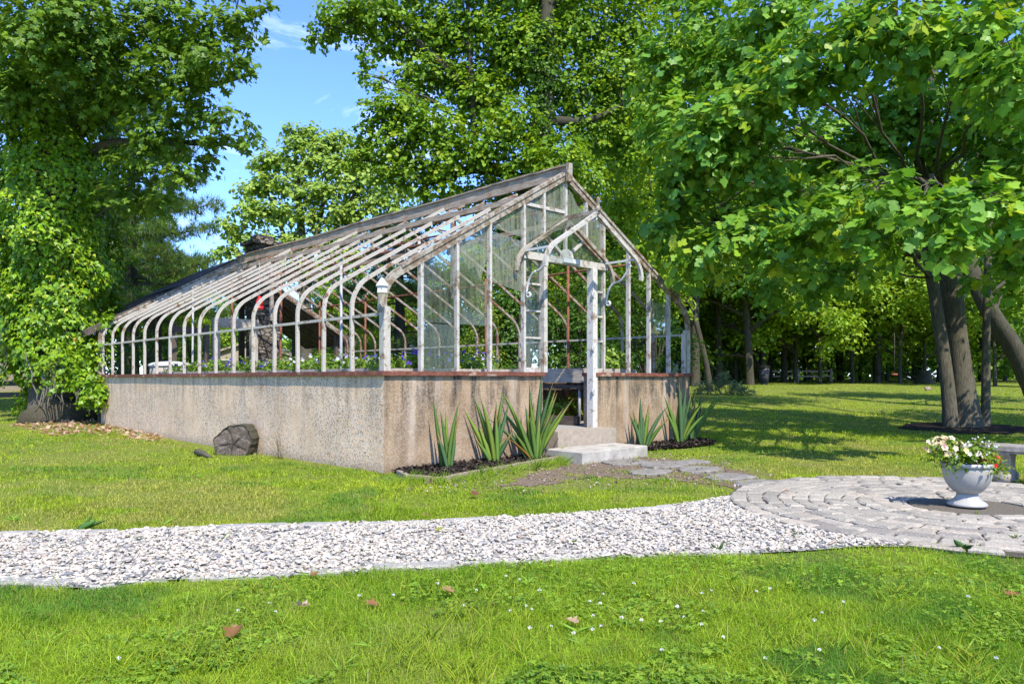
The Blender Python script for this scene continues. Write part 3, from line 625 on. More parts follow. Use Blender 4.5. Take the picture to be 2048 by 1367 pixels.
# gable glass
def gpane(poly, m=M_glass, y=.062):
    mb = MB(); extr(mb, poly, (0, y, 0), (1, 0, 0), (0, 0, 1), (0, 1, 0), .004); part('glass_pane', mb, m)
rt = lambda x: roofz(x)-.05
gpane([(.66, ZS), (1.23, ZS), (1.23, 1.985), (.66, 1.985)]); gpane([(.66, 2.0), (1.23, 2.0), (1.23, rt(1.23)), (.66, rt(.66))])
gpane([(1.29, 2.0), (1.855, 2.0), (1.855, 2.62), (1.70, 2.70), (1.62, 2.86), (1.5, 2.80), (1.36, 3.0), (1.29, 3.0)]); gpane([(1.36, 2.95), (1.5, 2.72), (1.72, 2.66), (1.855, 3.0), (1.855, rt(1.855)), (1.29, rt(1.29))], M_glassd, .068)
gpane([(1.915, 2.66), (2.56, 2.56), (2.56, 3.34), (1.915, 3.42)], M_glassd); gpane([(1.915, 3.48), (2.56, 3.40), (2.56, rt(2.56)), (1.915, rt(1.915))], M_glassd)
gpane([(2.62, canz(2.62)+.03), (3.0, canz(3.0)+.03), (3.0, 3.9), (2.62, 3.9)], M_glassd); gpane([(2.62, 3.96), (3.0, 3.96), (3.0, rt(3.0)), (2.62, rt(2.62))], M_glassd)
gpane([(3.06, canz(3.06)+.03), (3.51, canz(3.51)), (3.51, 3.9), (3.06, 3.9)], M_glassd); gpane([(3.06, 3.96), (3.51, 3.96), (3.51, rt(3.51)-.03), (3.06, rt(3.06))], M_glassd)
gpane([(3.57, canz(3.57)), (4.02, canz(4.02)+.03), (4.02, 4.02), (3.85, 4.10), (3.72, 4.28), (3.57, 4.36)], M_glassd); gpane([(4.08, canz(4.08)+.03), (4.48, canz(4.48)+.03), (4.48, rt(4.48)), (4.08, rt(4.08))], M_glassd)
gpane([(5.85, 2.06), (6.41, 2.06), (6.41, 2.62), (5.85, 2.66)], M_glassd)
gpane([(2.66, 3.19), (3.44, 3.19), (3.5, 3.72), (2.7, canz(2.7)-.05)], M_glass); gpane([(3.6, 3.19), (4.44, 3.19), (4.40, canz(4.4)-.05), (3.62, 3.72)], M_glass)
# canopy over the door
can = empty('door_canopy'); can.parent = gh
def canopy_path(side, y, tail=True):
    pts = [(W/2+side*.02, CAN_A), (W/2+side*.5, canz(W/2+.5)), (W/2+side*.95, canz(W/2+.95))]
    if tail:
        x0, z0 = .95, canz(W/2+.95); sl0 = math.atan((CAN_A-CAN_E)/.98); r_ = .42
        for k in range(1, 8):
            a = sl0+(math.pi/2*1.02-sl0)*k/7; pts.append((W/2+side*(x0+r_*(math.sin(a)-math.sin(sl0))), z0-r_*(math.cos(sl0)-math.cos(a))))
    return [(x, y, z) for x, z in pts]
for y in (-.02, -.62):
    for s in (-1, 1):
        mb = MB(); sweep(mb, canopy_path(s, y), .06, .055, up=(0, 1, 0), jit=.05); mb.build('canopy_rafter', M_mull if y < -.3 else M_rafter, can)
mb = MB(); sweep(mb, [(W/2, y, CAN_A+.03) for y in np.linspace(.0, -.66, 5)], .08, .06, jit=.05); mb.build('canopy_ridge', M_rafter, can)
mb = MB(); sweep(mb, [(W/2, y, CAN_A-.05) for y in np.linspace(.0, -.62, 5)], .04, .07, jit=.03); mb.build('canopy_beam', M_white, can)
mb = MB(); lathe(mb, [(.03, 0), (.045, .02), (.045, .06), (.03, .08), (.02, .13), (.035, .17), (.03, .21), (.012, .235)], (W/2, -.65, CAN_A+.03), 10); mb.build('finial', M_rafter, can)
mb = MB(); f = lambda t: (W/2-t, canz(W/2+t)+.03)
mb.add([(f(.08)[0], -.05, f(.08)[1]), (f(.62)[0], -.05, f(.62)[1]), (f(.45)[0], -.58, f(.45)[1]-.0), (f(.1)[0], -.58, f(.1)[1]),
        (f(.08)[0], -.05, f(.08)[1]+.004), (f(.62)[0], -.05, f(.62)[1]+.004), (f(.45)[0], -.58, f(.45)[1]+.004), (f(.1)[0], -.58, f(.1)[1]+.004)], BF); mb.build('canopy_pane', M_glass, can)
for s in (-1, 1):
    x = W/2+s*.96
    mb = MB(); sweep(mb, [(x, 0, CAN_E-.03), (x, -.3, CAN_E-.03), (x, -.62, CAN_E-.03)], .035, .035, jit=.04); mb.build('canopy_arm', M_white, can)
    mb = MB(); A = []
    def arc(c0, c1, r0, r1, a0, a1, n): return [(c0+(r0+(r1-r0)*k/(n-1))*math.cos(a0+(a1-a0)*k/(n-1)), c1+(r0+(r1-r0)*k/(n-1))*math.sin(a0+(a1-a0)*k/(n-1))) for k in range(n)]
    zt = CAN_E-.05
    up_c = [(-.50+.05*math.cos(a)*(.3+.7*k/9), zt-.06+.05*math.sin(a)*(.3+.7*k/9)) for k, a in enumerate(np.linspace(3.14*3, 3.14, 10))]+[(-.55+.30*t-.02*math.sin(3.14*t), zt-.06-.26*math.sin(1.571*t)**1.3*1.0) for t in np.linspace(.08, 1, 9)]
    lo_c = [(-.25+.22*math.sin(1.571*t), zt-.32-.34*(1-math.cos(1.571*t))) for t in np.linspace(0, 1, 9)]+[(-.03-.05+.05*math.cos(a)*(1-.7*k/9), zt-.66+.05*math.sin(a)*(1-.7*k/9)) for k, a in enumerate(np.linspace(0, -3.14*2, 10))]
    tube(mb, [(x, u, v) for u, v in up_c], .019, 7); tube(mb, [(x, u, v) for u, v in lo_c], .019, 7); mb.build('scroll_bracket', M_white, can)
# sunburst in the canopy gable
mb = MB(); sweep(mb, [(W/2, .045, 3.2), (W/2, .045, CAN_A-.05)], .05, .05, up=(0, 1, 0)); part('mullion', mb, M_mull)
for s in (-1, 1):
    mb = MB(); sweep(mb, [(W/2+s*.04, .05, 3.21), (W/2+s*.44, .05, canz(W/2+.44)-.04)], .045, .04, up=(0, 1, 0)); part('mullion', mb, M_mull)
mb = MB(); extr(mb, [(.14*math.cos(a), .14*math.sin(a)) for a in np.linspace(0, math.pi, 12)], (W/2, .01, 3.185), (1, 0, 0), (0, 0, 1), (0, 1, 0), .05); part('sunburst_hub', mb, M_mull)
# interior columns
for x in (1.75, W-1.75):
    for y in (1.6, 4.0, 6.4, 8.8, 11.2):
        mb = MB(); tube(mb, [(x, y, .3), (x, y, 1.5), (x+R.uniform(-.02, .02), y, roofz(x)-.05)], .026, 8); part('pipe_column', mb, M_rust if x > 3 or R.random() < .4 else M_galv)
for y in (1.8, 5.2, 8.6):
    mb = MB(); sweep(mb, [(2.62 if y != 5.2 else W-2.62, y, z) for z in np.linspace(2.6, roofz(2.62)-.05, 4)], .07, .07, up=(0, 1, 0), jit=.05); part('hanger_post', mb, M_barr)
for y in (2.5, 5.0, 7.5, 10.0):
    mb = MB(); tube(mb, bez((2.62, y, roofz(2.62)-.08), (W-2.62, y, roofz(2.62)-.08), -.01, 6), .014, 6); part('tie_rod', mb, M_rust)
mb = MB(); box(mb, TW, W-TW, TW, L-TW, .2, .40); box(mb, DX0, DX1, .06, TW, .1, .40); tag(mb.build('greenhouse_floor', M_gbase), kind='structure')

# steps
mb = MB(); box(mb, DX0-.02, DX1+.16, -.34, .055, -.2, .405); s_ = mb.build('threshold_step', M_step2); tag(s_, 'upper worn tan concrete step in the doorway', 'step')
mb = MB(); prism(mb, [(2.62, -1.12), (4.25, -1.07), (4.27, -.36), (2.64, -.36)], -.05, .165, .015, .01); s_ = mb.build('slab_step', M_step); tag(s_, 'lower pale concrete slab step in front of the doorway', 'step')

# ================================================================== POTTING SHED behind the glass
sh = thing('potting_shed', 'old timber shed with mossy shingle roof at the rear of the greenhouse', 'shed', (W/2, L+1.6, .2))
YS0, YS1 = L+.12, L+3.3
def kb(name, mb, m, par=sh): o = mb.build(name, m); keep(o, par); return o
def slope_sheet(mb, xa, xb, ya, yb, off, th, sag=0):
    n = 10; V = []; 
    for off2 in (off, off+th):
        for i in range(n+1):
            x = xa+(xb-xa)*i/n
            for y in np.linspace(ya, yb, 8):
                V.append((x, y, roofz(x)+off2-sag*math.sin(math.pi*(y-ya)/(yb-ya))*math.sin(math.pi*i/n)+(-.10*max(0, (y-ya)/(yb-ya)) if sag else 0)))
    m_ = 8; k = (n+1)*m_; fs = []
    for i in range(n):
        for j in range(m_-1):
            a = i*m_+j; fs.append((a, a+1, a+m_+1, a+m_)); fs.append((k+a, k+a+m_, k+a+m_+1, k+a+1))
    for i in range(n): a = i*m_; fs.append((a, a+m_, k+a+m_, k+a)); a += m_-1; fs.append((a+m_, a, k+a, k+a+m_))
    for j in range(m_-1): fs.append((j+1, j, k+j, k+j+1)); a = n*m_+j; fs.append((a, a+1, k+a+1, k+a))
    mb.add(V, fs)
XL = -.34
mb = MB(); slope_sheet(mb, XL, W/2, YS0, YS1, .06, .06, .05); kb('roof', mb, M_shingle); mb = MB(); slope_sheet(mb, W/2+.001, W-XL, YS0, YS1, .06, .06, .05); kb('roof', mb, M_shingle)
mb = MB(); slope_sheet(mb, 1.95, W/2, YS0+.02, YS1-.05, .128, .012, .05); kb('tarp_cover', mb, M_tarp)
for s in (-1, 1):
    f = (lambda x: x) if s < 0 else (lambda x: W-x)
    mb = MB(); sweep(mb, [(f(x), YS0-.03, roofz(x)+.04) for x in np.linspace(XL, W/2, 9)], .05, .15, up=(0, 0, 1), jit=.04); kb('barge_board', mb, M_olddark)
    mb = MB(); sweep(mb, [(f(XL+.05), y, roofz(XL+.05)-.0) for y in np.linspace(YS0, YS1, 6)], .05, .11, jit=.04); kb('fascia', mb, M_olddark)
    for k in range(8):
        y = YS0+.2+k*.4; mb = MB(); sweep(mb, [(f(x), y, roofz(x)-.005) for x in np.linspace(XL+.1, W/2, 4)], .05, .10, jit=.02); kb('roof_joist', mb, M_olddark)
pxs = ((347, .14), (413, .12), (432, .2), (508, .2))
for px, w in pxs:
    x = XatY(px, L+.2); mb = MB(); sweep(mb, [(x, L+.22, z) for z in np.linspace(.2, 2.72, 6)], w, .14, up=(0, 1, 0), jit=.03); kb('post', mb, M_olddark if w < .15 else M_oldgrey)
xa, xb = XatY(425, L+.2), XatY(515, L+.2); mb = MB(); sweep(mb, [(x, L+.2, 2.8) for x in np.linspace(xa, xb, 5)], .14, .26, jit=.03); kb('lintel', mb, M_oldgrey)
mb = MB(); sweep(mb, [(x, L+.2, 2.55) for x in np.linspace(XatY(345, L+.2), XatY(415, L+.2), 4)], .12, .16, jit=.03); kb('lintel', mb, M_olddark)
for x, y in ((.1, YS1-.2), (2.4, YS1-.2), (W-.2, YS1-.2), (W-.2, YS0+.2), (.1, YS0+.2), (5.0, YS1-.2)):
    mb = MB(); sweep(mb, [(x, y, z) for z in (-.1, 1.2, roofz(x)-.0)], .15, .15, up=(0, 1, 0), jit=.03); kb('post', mb, M_olddark)
mb = MB(); n_ = 14
chx, chy = 4.70, 13.5
for k in range(17):
    z0 = .1+k*.302; j = lambda: R.uniform(-.03, .03); box(mb, chx-.37+j(), chx+.37+j(), chy-.35+j(), chy+.35+j(), z0, z0+.302+.002*(k % 2))
ch = kb('chimney', mb, M_rubble)
mb = MB(); box(mb, chx-.50, chx+.50, chy-.47, chy+.47, 5.24, 5.34); o = mb.build('chimney_cap', M_rubble); o.parent = ch
mb = MB(); prism(mb, [(chx+.36*math.cos(a)*R.uniform(.9, 1.1), chy+.34*math.sin(a)*R.uniform(.9, 1.1)) for a in np.linspace(0, 6.283, 12)[:-1]], 5.342, 5.53, .05, .04); o = mb.build('chimney_top_stone', M_rubble); o.parent = ch

# ================================================================== THINGS IN AND ON THE GREENHOUSE
def bench(label, x0, x1, y0, y1, legs, zt=1.37, zb=1.14):
    r = thing('planting_bench', label, 'bench', (x0, y0, .4), 'planting benches')
    for nm, b in (('side_board', (x0, x0+.035, y0, y1)), ('side_board', (x1-.035, x1, y0, y1)), ('end_board', (x0+.036, x1-.036, y0, y0+.035)), ('end_board', (x0+.036, x1-.036, y1-.035, y1))):
        mb = MB(); box(mb, *b, zb, zt+R.uniform(-.005, .005)); keep(mb.build(nm, M_oldgrey), r)
    mb = MB(); box(mb, x0+.036, x1-.036, y0+.036, y1-.036, zb+.005, zt-.05); keep(mb.build('soil', M_soil), r)
    mb = MB(); box(mb, x0+.03, x1-.03, y0+.05, y1-.05, zb-.12, zb-.04); keep(mb.build('bearer', M_olddark), r)
    for x, y in legs:
        mb = MB(); tube(mb, [(x, y, .38), (x, y, zb-.05)], .028, 10); keep(mb.build('leg', M_rust if R.random() < .5 else M_galv), r)
    return r
bench('long grey timber planting bench of flowers along the left wall', .30, 1.45, .35, 9.4, [(.5, y) for y in (.6, 2.5, 4.5, 6.5, 9)]+[(1.3, y) for y in (.6, 2.5, 4.5, 6.5, 9)])
bench('short timber flower bench behind the front wall left of the door', 1.52, 2.55, .33, 1.35, [(1.65, .5), (2.4, .5), (1.65, 1.2), (2.4, 1.2)])
bench('weathered grey timber trough on pipe legs seen through the doorway', 5.05, 6.7, 1.0, 10.5, [(5.15, 1.15), (5.25, 2.0), (6.5, 1.2), (5.2, 5), (6.5, 5), (5.2, 9), (6.5, 9)], 1.42, 1.15)
G_FLW = [((0.14, 0.266, 0.022), 5), ((0.238, 0.35, 0.028), 3), ((0.098, 0.196, 0.022), 3)]
STAR = (np.array([(0, 0, 0)]+[(math.cos(a)*(1 if k % 2 == 0 else .70), math.sin(a)*(1 if k % 2 == 0 else .70), .30 if k % 2 == 0 else .42) for k, a in enumerate(np.linspace(0, 6.283, 11)[:-1])]), [(0, 1+k, 1+(k+1) % 10) for k in range(10)])
def flowers(name, label, c, r, h, nl, nf, fpal, group=None, leaf=.05, fs=.03, pal=G_FLW, cat='flowers'):
    root = thing(name, label, cat, tuple(c), group); c = np.asarray(c)
    mb = MB(); pad(mb, c+np.array((0, 0, h*.45)), (r, r, h*.55), nl, leaf, LI, pal, per=7, slen=.16, shell=.4); 
    for _ in range(8): e = c+np.array((R.uniform(-r, r)*.8, R.uniform(-r, r)*.8, h*R.uniform(.4, .9))); tube(mb, bez(c, e, .1, 4), .004, 4, col=(.1, .17, .03))
    keep(mb.build('foliage', M_leaf, col=True), root)
    if nf < 2: return root
    mb = MB(); u = norm(rng.normal(size=(nf, 3))); u[:, 2] = np.abs(u[:, 2]); pp = c+np.array((0, 0, h*.45))+u*np.array((r, r, h*.6))*rng.uniform(.75, 1.12, (nf, 1))
    A = (pp, rng.normal(size=(nf, 3)), u+np.array((-.35, -.6, .3))+rng.normal(size=(nf, 3))*.3, fs*rng.uniform(.7, 1.2, nf), pick(nf, fpal, .12))
    for k in range(nf):
        if k % max(1, nf//40 if nf > 40 else 1) == 0: mb = MB()
        put(mb, A[0][k:k+1], A[1][k:k+1], A[2][k:k+1], A[3][k:k+1], STAR, A[4][k:k+1])
        if (k+1) % max(1, nf//40 if nf > 40 else 1) == 0 or k == nf-1: keep(mb.build('bloom', M_petal, col=True), root)
    return root
PUR = [((.07, .03, .28), 5), ((.12, .07, .38), 3), ((.40, .34, .52), 2), ((.55, .54, .56), 1)]; PWH = [((.52, .52, .55), 5), ((.30, .27, .48), 2)]
k = 0
spots = [(.55, .75, PUR, 'purple petunias by the front corner post of the greenhouse'), (.62, 1.5, PUR, 'purple petunias just behind the corner post on the left bench'), (.6, 2.3, PWH, 'pale petunias second bay from the corner post'), (.6, 3.1, PWH, 'pale lavender petunias third bay from the corner post'), (.62, 3.9, PWH, 'pale petunias in the fourth bay of the left bench'), (.6, 4.8, PUR, 'violet petunias below the bay beside the log stump'), (.62, 5.7, PUR, 'tall violet petunias in front of the stone chimney'), (.6, 6.7, PUR, 'violet petunias left of the stone chimney'), (.6, 7.7, PUR, 'yellow-leaved petunias two clumps left of the stone chimney'), (.6, 8.8, PUR, 'leftmost violet petunias at the far end of the left bench'),
         (1.1, .8, PUR, 'purple petunias behind the full-height glass pane'), (1.75, .75, PUR, 'large purple petunias in the third front bay'), (2.3, .75, PUR, 'small purple petunias beside the left side light')]
for x, y, pl_, lb in spots:
    h = R.uniform(.24, .36); flowers('petunia_plant', lb, (x, y, 1.30), .36, h, 480, 15, pl_, 'petunias on the planting benches', leaf=.055, fs=.03)
# feathery plant at right bench
flowers('bench_weed', 'feathery pale green weed growing on the right bench near the corner', (6.2, 1.3, 1.35), .42, .5, 700, 1, [((.2, .25, .05), 1)], None, leaf=.09, pal=G_PALE, cat='plant')
flowers('bramble_plant', 'bright green leafy weed under the trough inside the doorway', (5.35, 1.75, .40), .5, .55, 900, 1, [((.2, .25, .03), 1)], None, leaf=.08, pal=G_YEL, cat='plant')
mb = MB(); box(mb, 4.35, 4.42, .5, 2.2, .38, .56); tag(mb.build('floor_timber', M_olddark), 'dark timber edging lying on the gravel floor inside the doorway', 'timber')
# birdhouse
bp = P(764, 573, 9.5); bh = thing('birdhouse', 'white hexagonal birdhouse hanging by the front corner of the greenhouse', 'birdhouse', tuple(bp))
mb = MB(); lathe(mb, [(.055, -.085), (.07, -.08), (.066, .0)], tuple(bp), 6, False); keep(mb.build('box', M_white), bh)
mb = MB(); lathe(mb, [(.085, .0), (.09, .01), (.01, .115)], tuple(bp), 6, False); keep(mb.build('roof', M_white), bh); mb = MB(); tube(mb, [bp+np.array((0, 0, .1)), (bp[0]+.12, bp[1]+.25, 2.62)], .003, 5); keep(mb.build('hanger_wire', M_galv), bh)
mb = MB(); hd = norm(np.array((cx, cy, bp[2]))-bp); tube(mb, [bp+hd*.06+np.array((0, 0, -.035)), bp+hd*.0625+np.array((0, 0, -.035))], .014, 10); keep(mb.build('entry_hole', M_black), bh)
# red feeder
rp = P(519, 612, 15.5); rf = thing('bird_feeder', 'red hanging bird feeder inside the greenhouse roof', 'feeder', tuple(rp))
mb = MB(); lathe(mb, [(.05, .01), (.075, .015), (.07, .09), (.045, .15), (.04, .17)], tuple(rp), 16); keep(mb.build('bottle', M_red), rf)
mb = MB(); lathe(mb, [(.05, -.07), (.085, -.06), (.085, -.02), (.06, .0)], tuple(rp), 16); keep(mb.build('base', M_red), rf)
mb = MB(); lathe(mb, [(.02, .17), (.035, .18), (.03, .2), (.012, .21)], tuple(rp), 12); keep(mb.build('lid', M_red), rf); mb = MB(); tube(mb, [rp+np.array((0, 0, .2)), rp+np.array((0, 0, .9))], .004, 5); keep(mb.build('hanger_wire', M_galv), rf)
# string lights
slr = thing('string_lights', 'strings of black bulb lights looped under the greenhouse roof', 'string lights', (2.2, 1, 3.2))
for (a, b, nb) in (((1.0, .6, 2.95), (2.5, .6, 3.75), 4), ((1.2, 2.0, 3.05), (1.9, 9.5, 3.45), 14), ((2.2, 1.2, 3.6), (W-2.4, 1.2, 3.7), 6), ((2.0, 10.2, 3.5), (2.55, 1.0, 3.8), 14)):
    pth = bez(a, b, -.05, 20); mb = MB(); tube(mb, pth, .006, 5); keep(mb.build('cord', M_black), slr)
    for k in range(nb):
        q = pth[int((k+.5)/nb*19)]; mb = MB(); lathe(mb, [(.012, 0), (.013, -.05), (.02, -.06), (.032, -.09), (.026, -.12), (.008, -.135)], tuple(q), 10); keep(mb.build('bulb', M_black), slr)
# tub
tp = np.array((1.2, 11.2, .4)); tb_ = thing('lidded_tub', 'round pale tub with a domed white lid at the far end of the greenhouse', 'tub', tuple(tp))
mb = MB(); lathe(mb, [(.40, 0), (.46, .9), (.47, 1.12)], tuple(tp), 28); keep(mb.build('body', plain('tub_body', (.28, .24, .195), (.36, .315, .26), 6)), tb_); mb = MB(); lathe(mb, [(.49, 1.12), (.50, 1.17), (.40, 1.22), (.2, 1.25), (.02, 1.26)], tuple(tp), 28); keep(mb.build('lid', M_white), tb_)

# ================================================================== IRISES, LOG
def blade(mb, b, ang, lean, h, w, col, bend=0.25, fold=.25, n=9, tip=0):
    d = np.array((math.cos(ang), math.sin(ang), 0)); face = np.array((-math.sin(ang), math.cos(ang), 0)); V = []
    for i in range(n):
        t = i/(n-1); p = np.asarray(b)+d*(lean*h*(t+bend*t*t))+np.array((0, 0, h*t*(1-.12*lean*t))); ww = w*(.75+.6*t*(1-t)*2)*(1-t**3.2)+.0015; V += [p-d*ww*.5+face*fold*ww*.1, p+face*ww*.16, p+d*ww*.5-face*fold*ww*.1, p-face*ww*.16]
    fs = []
    for i in range(n-1):
        a = 4*i
        for k in range(4): fs.append((a+k, a+(k+1) % 4, a+4+(k+1) % 4, a+4+k))
    if tip: t = np.clip((np.repeat(np.arange(n)/(n-1), 4)-(1-tip))/.12, 0, 1)[:, None]; col = np.array(col)[None]*(1-t)+np.array((.38, .27, .10))[None]*t
    mb.add(V, fs, True, col)
def iris(label, px, py, blades, dead=False):
    c = G(px, py); c[2] = .03; r = thing('iris_plant', label, 'iris', tuple(c), 'irises along the front wall'); mb = MB(); blades = blades+[(a_*.75+R.uniform(-.08, .08), h_*R.uniform(.6, .85), w_) for a_, h_, w_ in blades[::2]]
    for a_img, h, w in blades:     # a_img: sideways lean in the picture plane
        ang = math.atan2(ry, rx)+(0 if a_img >= 0 else math.pi)+R.uniform(-.3, .3); k = R.random()
        col = (.16, .28, .05) if k < .55 else (.115, .22, .085) if k < .8 else (.24, .34, .05)
        blade(mb, c+np.array((R.uniform(-.05, .05)+a_img*.12, R.uniform(-.06, .06), 0)), ang, abs(a_img)*.92, h*1.12, w*1.3, tuple(np.array(col)*R.uniform(.8, 1.2)), bend=R.choice((.1, .2, .3, .8, 1.3)), tip=R.choice((0, 0, 0, .1, .2, .32)))
    keep(mb.build('leaves', M_leaf, col=True), r)
    if dead:
        mb = MB(); blade(mb, c+np.array((-.1, -.03, 0)), math.pi, 1.0, .42, .05, (.42, .20, .03)); blade(mb, c+np.array((.05, -.08, 0)), .2, .2, .2, .03, (.5, .4, .05)); blade(mb, c+np.array((.2, -.08, 0)), .0, 1.6, .26, .06, (.28, .30, .06)); o = mb.build('withered_leaf', M_leaf, col=True); o['label'] = 'orange withered leaf'; keep(o, r)
    return r
iris('small slender iris nearest the front corner of the greenhouse', 893, 940, [(-.12, .86, .045), (-.05, .7, .04), (.08, .8, .045), (.22, .66, .045), (-.25, .45, .05), (.02, .35, .04)])
iris('middle iris clump in the left bed with one curled white leaf', 986, 928, [(-.48, .72, .06), (-.18, .88, .06), (-.10, .84, .06), (.02, .70, .055), (.12, .92, .06), (.26, .80, .055), (-.3, .5, .05), (-.55, .32, .06), (.5, .42, .06), (-.02, .6, .06), (.06, .78, .05)])
iris('largest iris clump beside the steps with a withered orange leaf', 1070, 922, [(-.42, .90, .06), (-.25, .94, .065), (-.12, .85, .06), (-.02, 1.0, .06), (.06, 1.16, .065), (.14, 1.04, .06), (.22, .95, .06), (.34, .92, .06), (.46, .86, .06), (.55, .8, .06), (-.55, .6, .06), (-.35, .7, .06), (.1, .75, .06), (.0, .6, .07), (-.62, .42, .06), (.3, .7, .06), (-.08, .72, .06), (.18, .6, .06)], True)
iris('small iris right of the steps', 1286, 897, [(-.22, .55, .06), (-.02, .78, .06), (.1, .70, .06), (.24, .66, .06), (.42, .5, .06), (-.1, .6, .055), (.02, .5, .06)])
iris('tall iris clump at the right end of the front wall', 1360, 889, [(-.24, .62, .06), (-.14, .8, .065), (-.02, 1.02, .075), (.1, .95, .07), (.22, .9, .07), (.3, .7, .065), (.02, .7, .065), (.45, .55, .07)])
iris('iris with blades fanning right past the wall end', 1384, 884, [(.02, .92, .065), (.16, .9, .065), (.30, .85, .07), (.52, .75, .075), (-.12, .7, .06), (.1, .6, .065), (-.3, .6, .06)])
lg = thing('log_slice', 'weathered grey log end leaning on the left concrete wall', 'log', (-.17, 3.75, 0))
def logparts():
    n = 44; cen = np.array((0., .16)); prof = []
    for k in range(n):
        a = 2*math.pi*k/n; r_ = .33*(1+.06*math.sin(3*a+1)+.04*math.sin(7*a)+R.uniform(-.03, .03)); prof.append(np.array((r_*math.cos(a), r_*math.sin(a)+.16)))
    lean = lambda q, x: (x+.26*max(0, q[1]), q[0], q[1])
    mb = MB(); V = []
    for xo, f in ((.20, .86), (.19, 1.0), (.05, 1.03), (-.06, 1.01), (-.085, .985), (-.06, .93)):
        for p in prof: q = cen+(p-cen)*(f+R.uniform(-.012, .012)); V.append(lean(q, xo+R.uniform(-.006, .006)))
    fs = [(i*n+k, i*n+(k+1) % n, (i+1)*n+(k+1) % n, (i+1)*n+k) for i in range(5) for k in range(n)]; fs.append(tuple(range(n))[::-1]); mb.add(V, fs); mb.build('bark', M_barkd, lg)
    mb = MB(); V = []
    fr = [.94, .8, .62, .44, .26, .1]
    for f in fr:
        for k, p in enumerate(prof):
            q = cen+(p-cen)*f; crack = .03*max(0, math.cos(k/n*6.283*5+f*1.5))**8; V.append(lean(q, -.072+.012*math.sin(q[1]*19+q[0]*7)+crack+R.uniform(-.004, .004)))
    fs = [(i*n+k, i*n+(k+1) % n, (i+1)*n+(k+1) % n, (i+1)*n+k) for i in range(len(fr)-1) for k in range(n)]; fs.append(tuple((len(fr)-1)*n+k for k in range(n))); mb.add(V, fs); mb.build('cut_face', M_log, lg)
logparts()
mb = MB(); tube(mb, [(-.52, .50, .02), (-.56, .25, .05), (-.60, -.02, .05), (-.56, -.26, .0)], [.02, .055, .05, .02], 8, .12)
lg.rotation_euler = (0, 0, rad(38)); lg.location.x = -.38; lg.scale = (.98,)*3
tag(mb.build('bark_piece', M_bark), 'curved grey piece of bark lying in front of the log end', 'bark').location = (-.30, 3.75, 0)
mb = MB()
for _ in range(16): b0 = np.array((-.12+R.uniform(-.05, .05), 2.6+R.uniform(-.1, .1), 0)); tube(mb, bez(b0, b0+np.array((R.uniform(-.15, .05), R.uniform(-.25, .25), R.uniform(.25, .45))), .05, 5), .0025, 4, col=(.25, .2, .1))
tag(mb.build('dry_weed', M_leaf, col=True), 'thin dry weed stalks against the left wall right of the log', 'weed')

# ================================================================== URN, BENCH
ur = thing('urn_planter', 'white footed urn planter in the middle of the stone circle', 'planter', (UC[0], UC[1], .03))
u0 = (UC[0]-.03, UC[1]-.0, .03); q0 = lathe
def lathe_u(mb, prof, c, n): q0(mb, [(r*.89, z*1.02) for r, z in prof], c, n)
mb = MB(); lathe_u(mb, [(.185, 0), (.19, .015), (.175, .03), (.13, .055), (.105, .085), (.10, .115)], u0, 40); keep(mb.build('pedestal', M_urn), ur)
mb = MB(); lathe_u(mb, [(.10, .115), (.125, .125), (.17, .165), (.21, .22), (.232, .28), (.238, .335), (.236, .36)], u0, 48); keep(mb.build('bowl', M_urn), ur)
mb = MB(); lathe_u(mb, [(.236, .358), (.252, .362), (.256, .378), (.25, .392), (.235, .398), (.215, .392), (.21, .36), (.0, .355)], u0, 48); keep(mb.build('rim', M_urn), ur)
mb = MB(); lathe_u(mb, [(.20, .356), (.19, .372), (.05, .38)], u0, 20); keep(mb.build('soil', M_soil), ur)
ring = [tuple(UC+.50*np.array((math.cos(a), math.sin(a)))) for a in np.linspace(0, 6.283, 30)[:-1]]; sheet('urn_gravel_ring', ring, .014, plain('dark_grit', (.05, .045, .04), (.22, .19, .15), 70, 1, .9, .05, 8))
zc = .40
def rp_(px, py, d=7.0): return P(px, py, d)
fl = lambda lb, px, py, r, h, nl, nf, pal, nm, fs=.03, lp=G_FLW, leaf=.035: flowers(nm, lb, P(px, py, 7.0), r*1.15, h*1.15, nl, nf, pal, None, leaf=leaf, fs=fs, pal=lp)
fl('cream and pink petunias at the left of the urn', 1893, 930, .15, .22, 420, 38, [((.66, .52, .28), 5), ((.66, .58, .42), 3), ((.55, .30, .25), 1.2)], 'petunia_plant', .032)
fl('bushy green foliage with white petunias in the middle of the urn', 1925, 930, .15, .16, 520, 12, [((.6, .56, .5), 1)], 'petunia_plant', .028)
fl('tiny white alyssum at the right of the urn', 1962, 930, .12, .22, 380, 40, [((.6, .6, .6), 1)], 'alyssum_plant', .011, G_YEL)
fl('red flowered plant trailing over the right rim of the urn', 1990, 945, .09, .12, 260, 5, [((.55, .01, .03), 1)], 'calibrachoa_plant', .03, G_YEL, .028)
bn = thing('stone_bench', 'weathered cast stone garden bench beyond the urn', 'bench', (4.82, -6.2, .02))
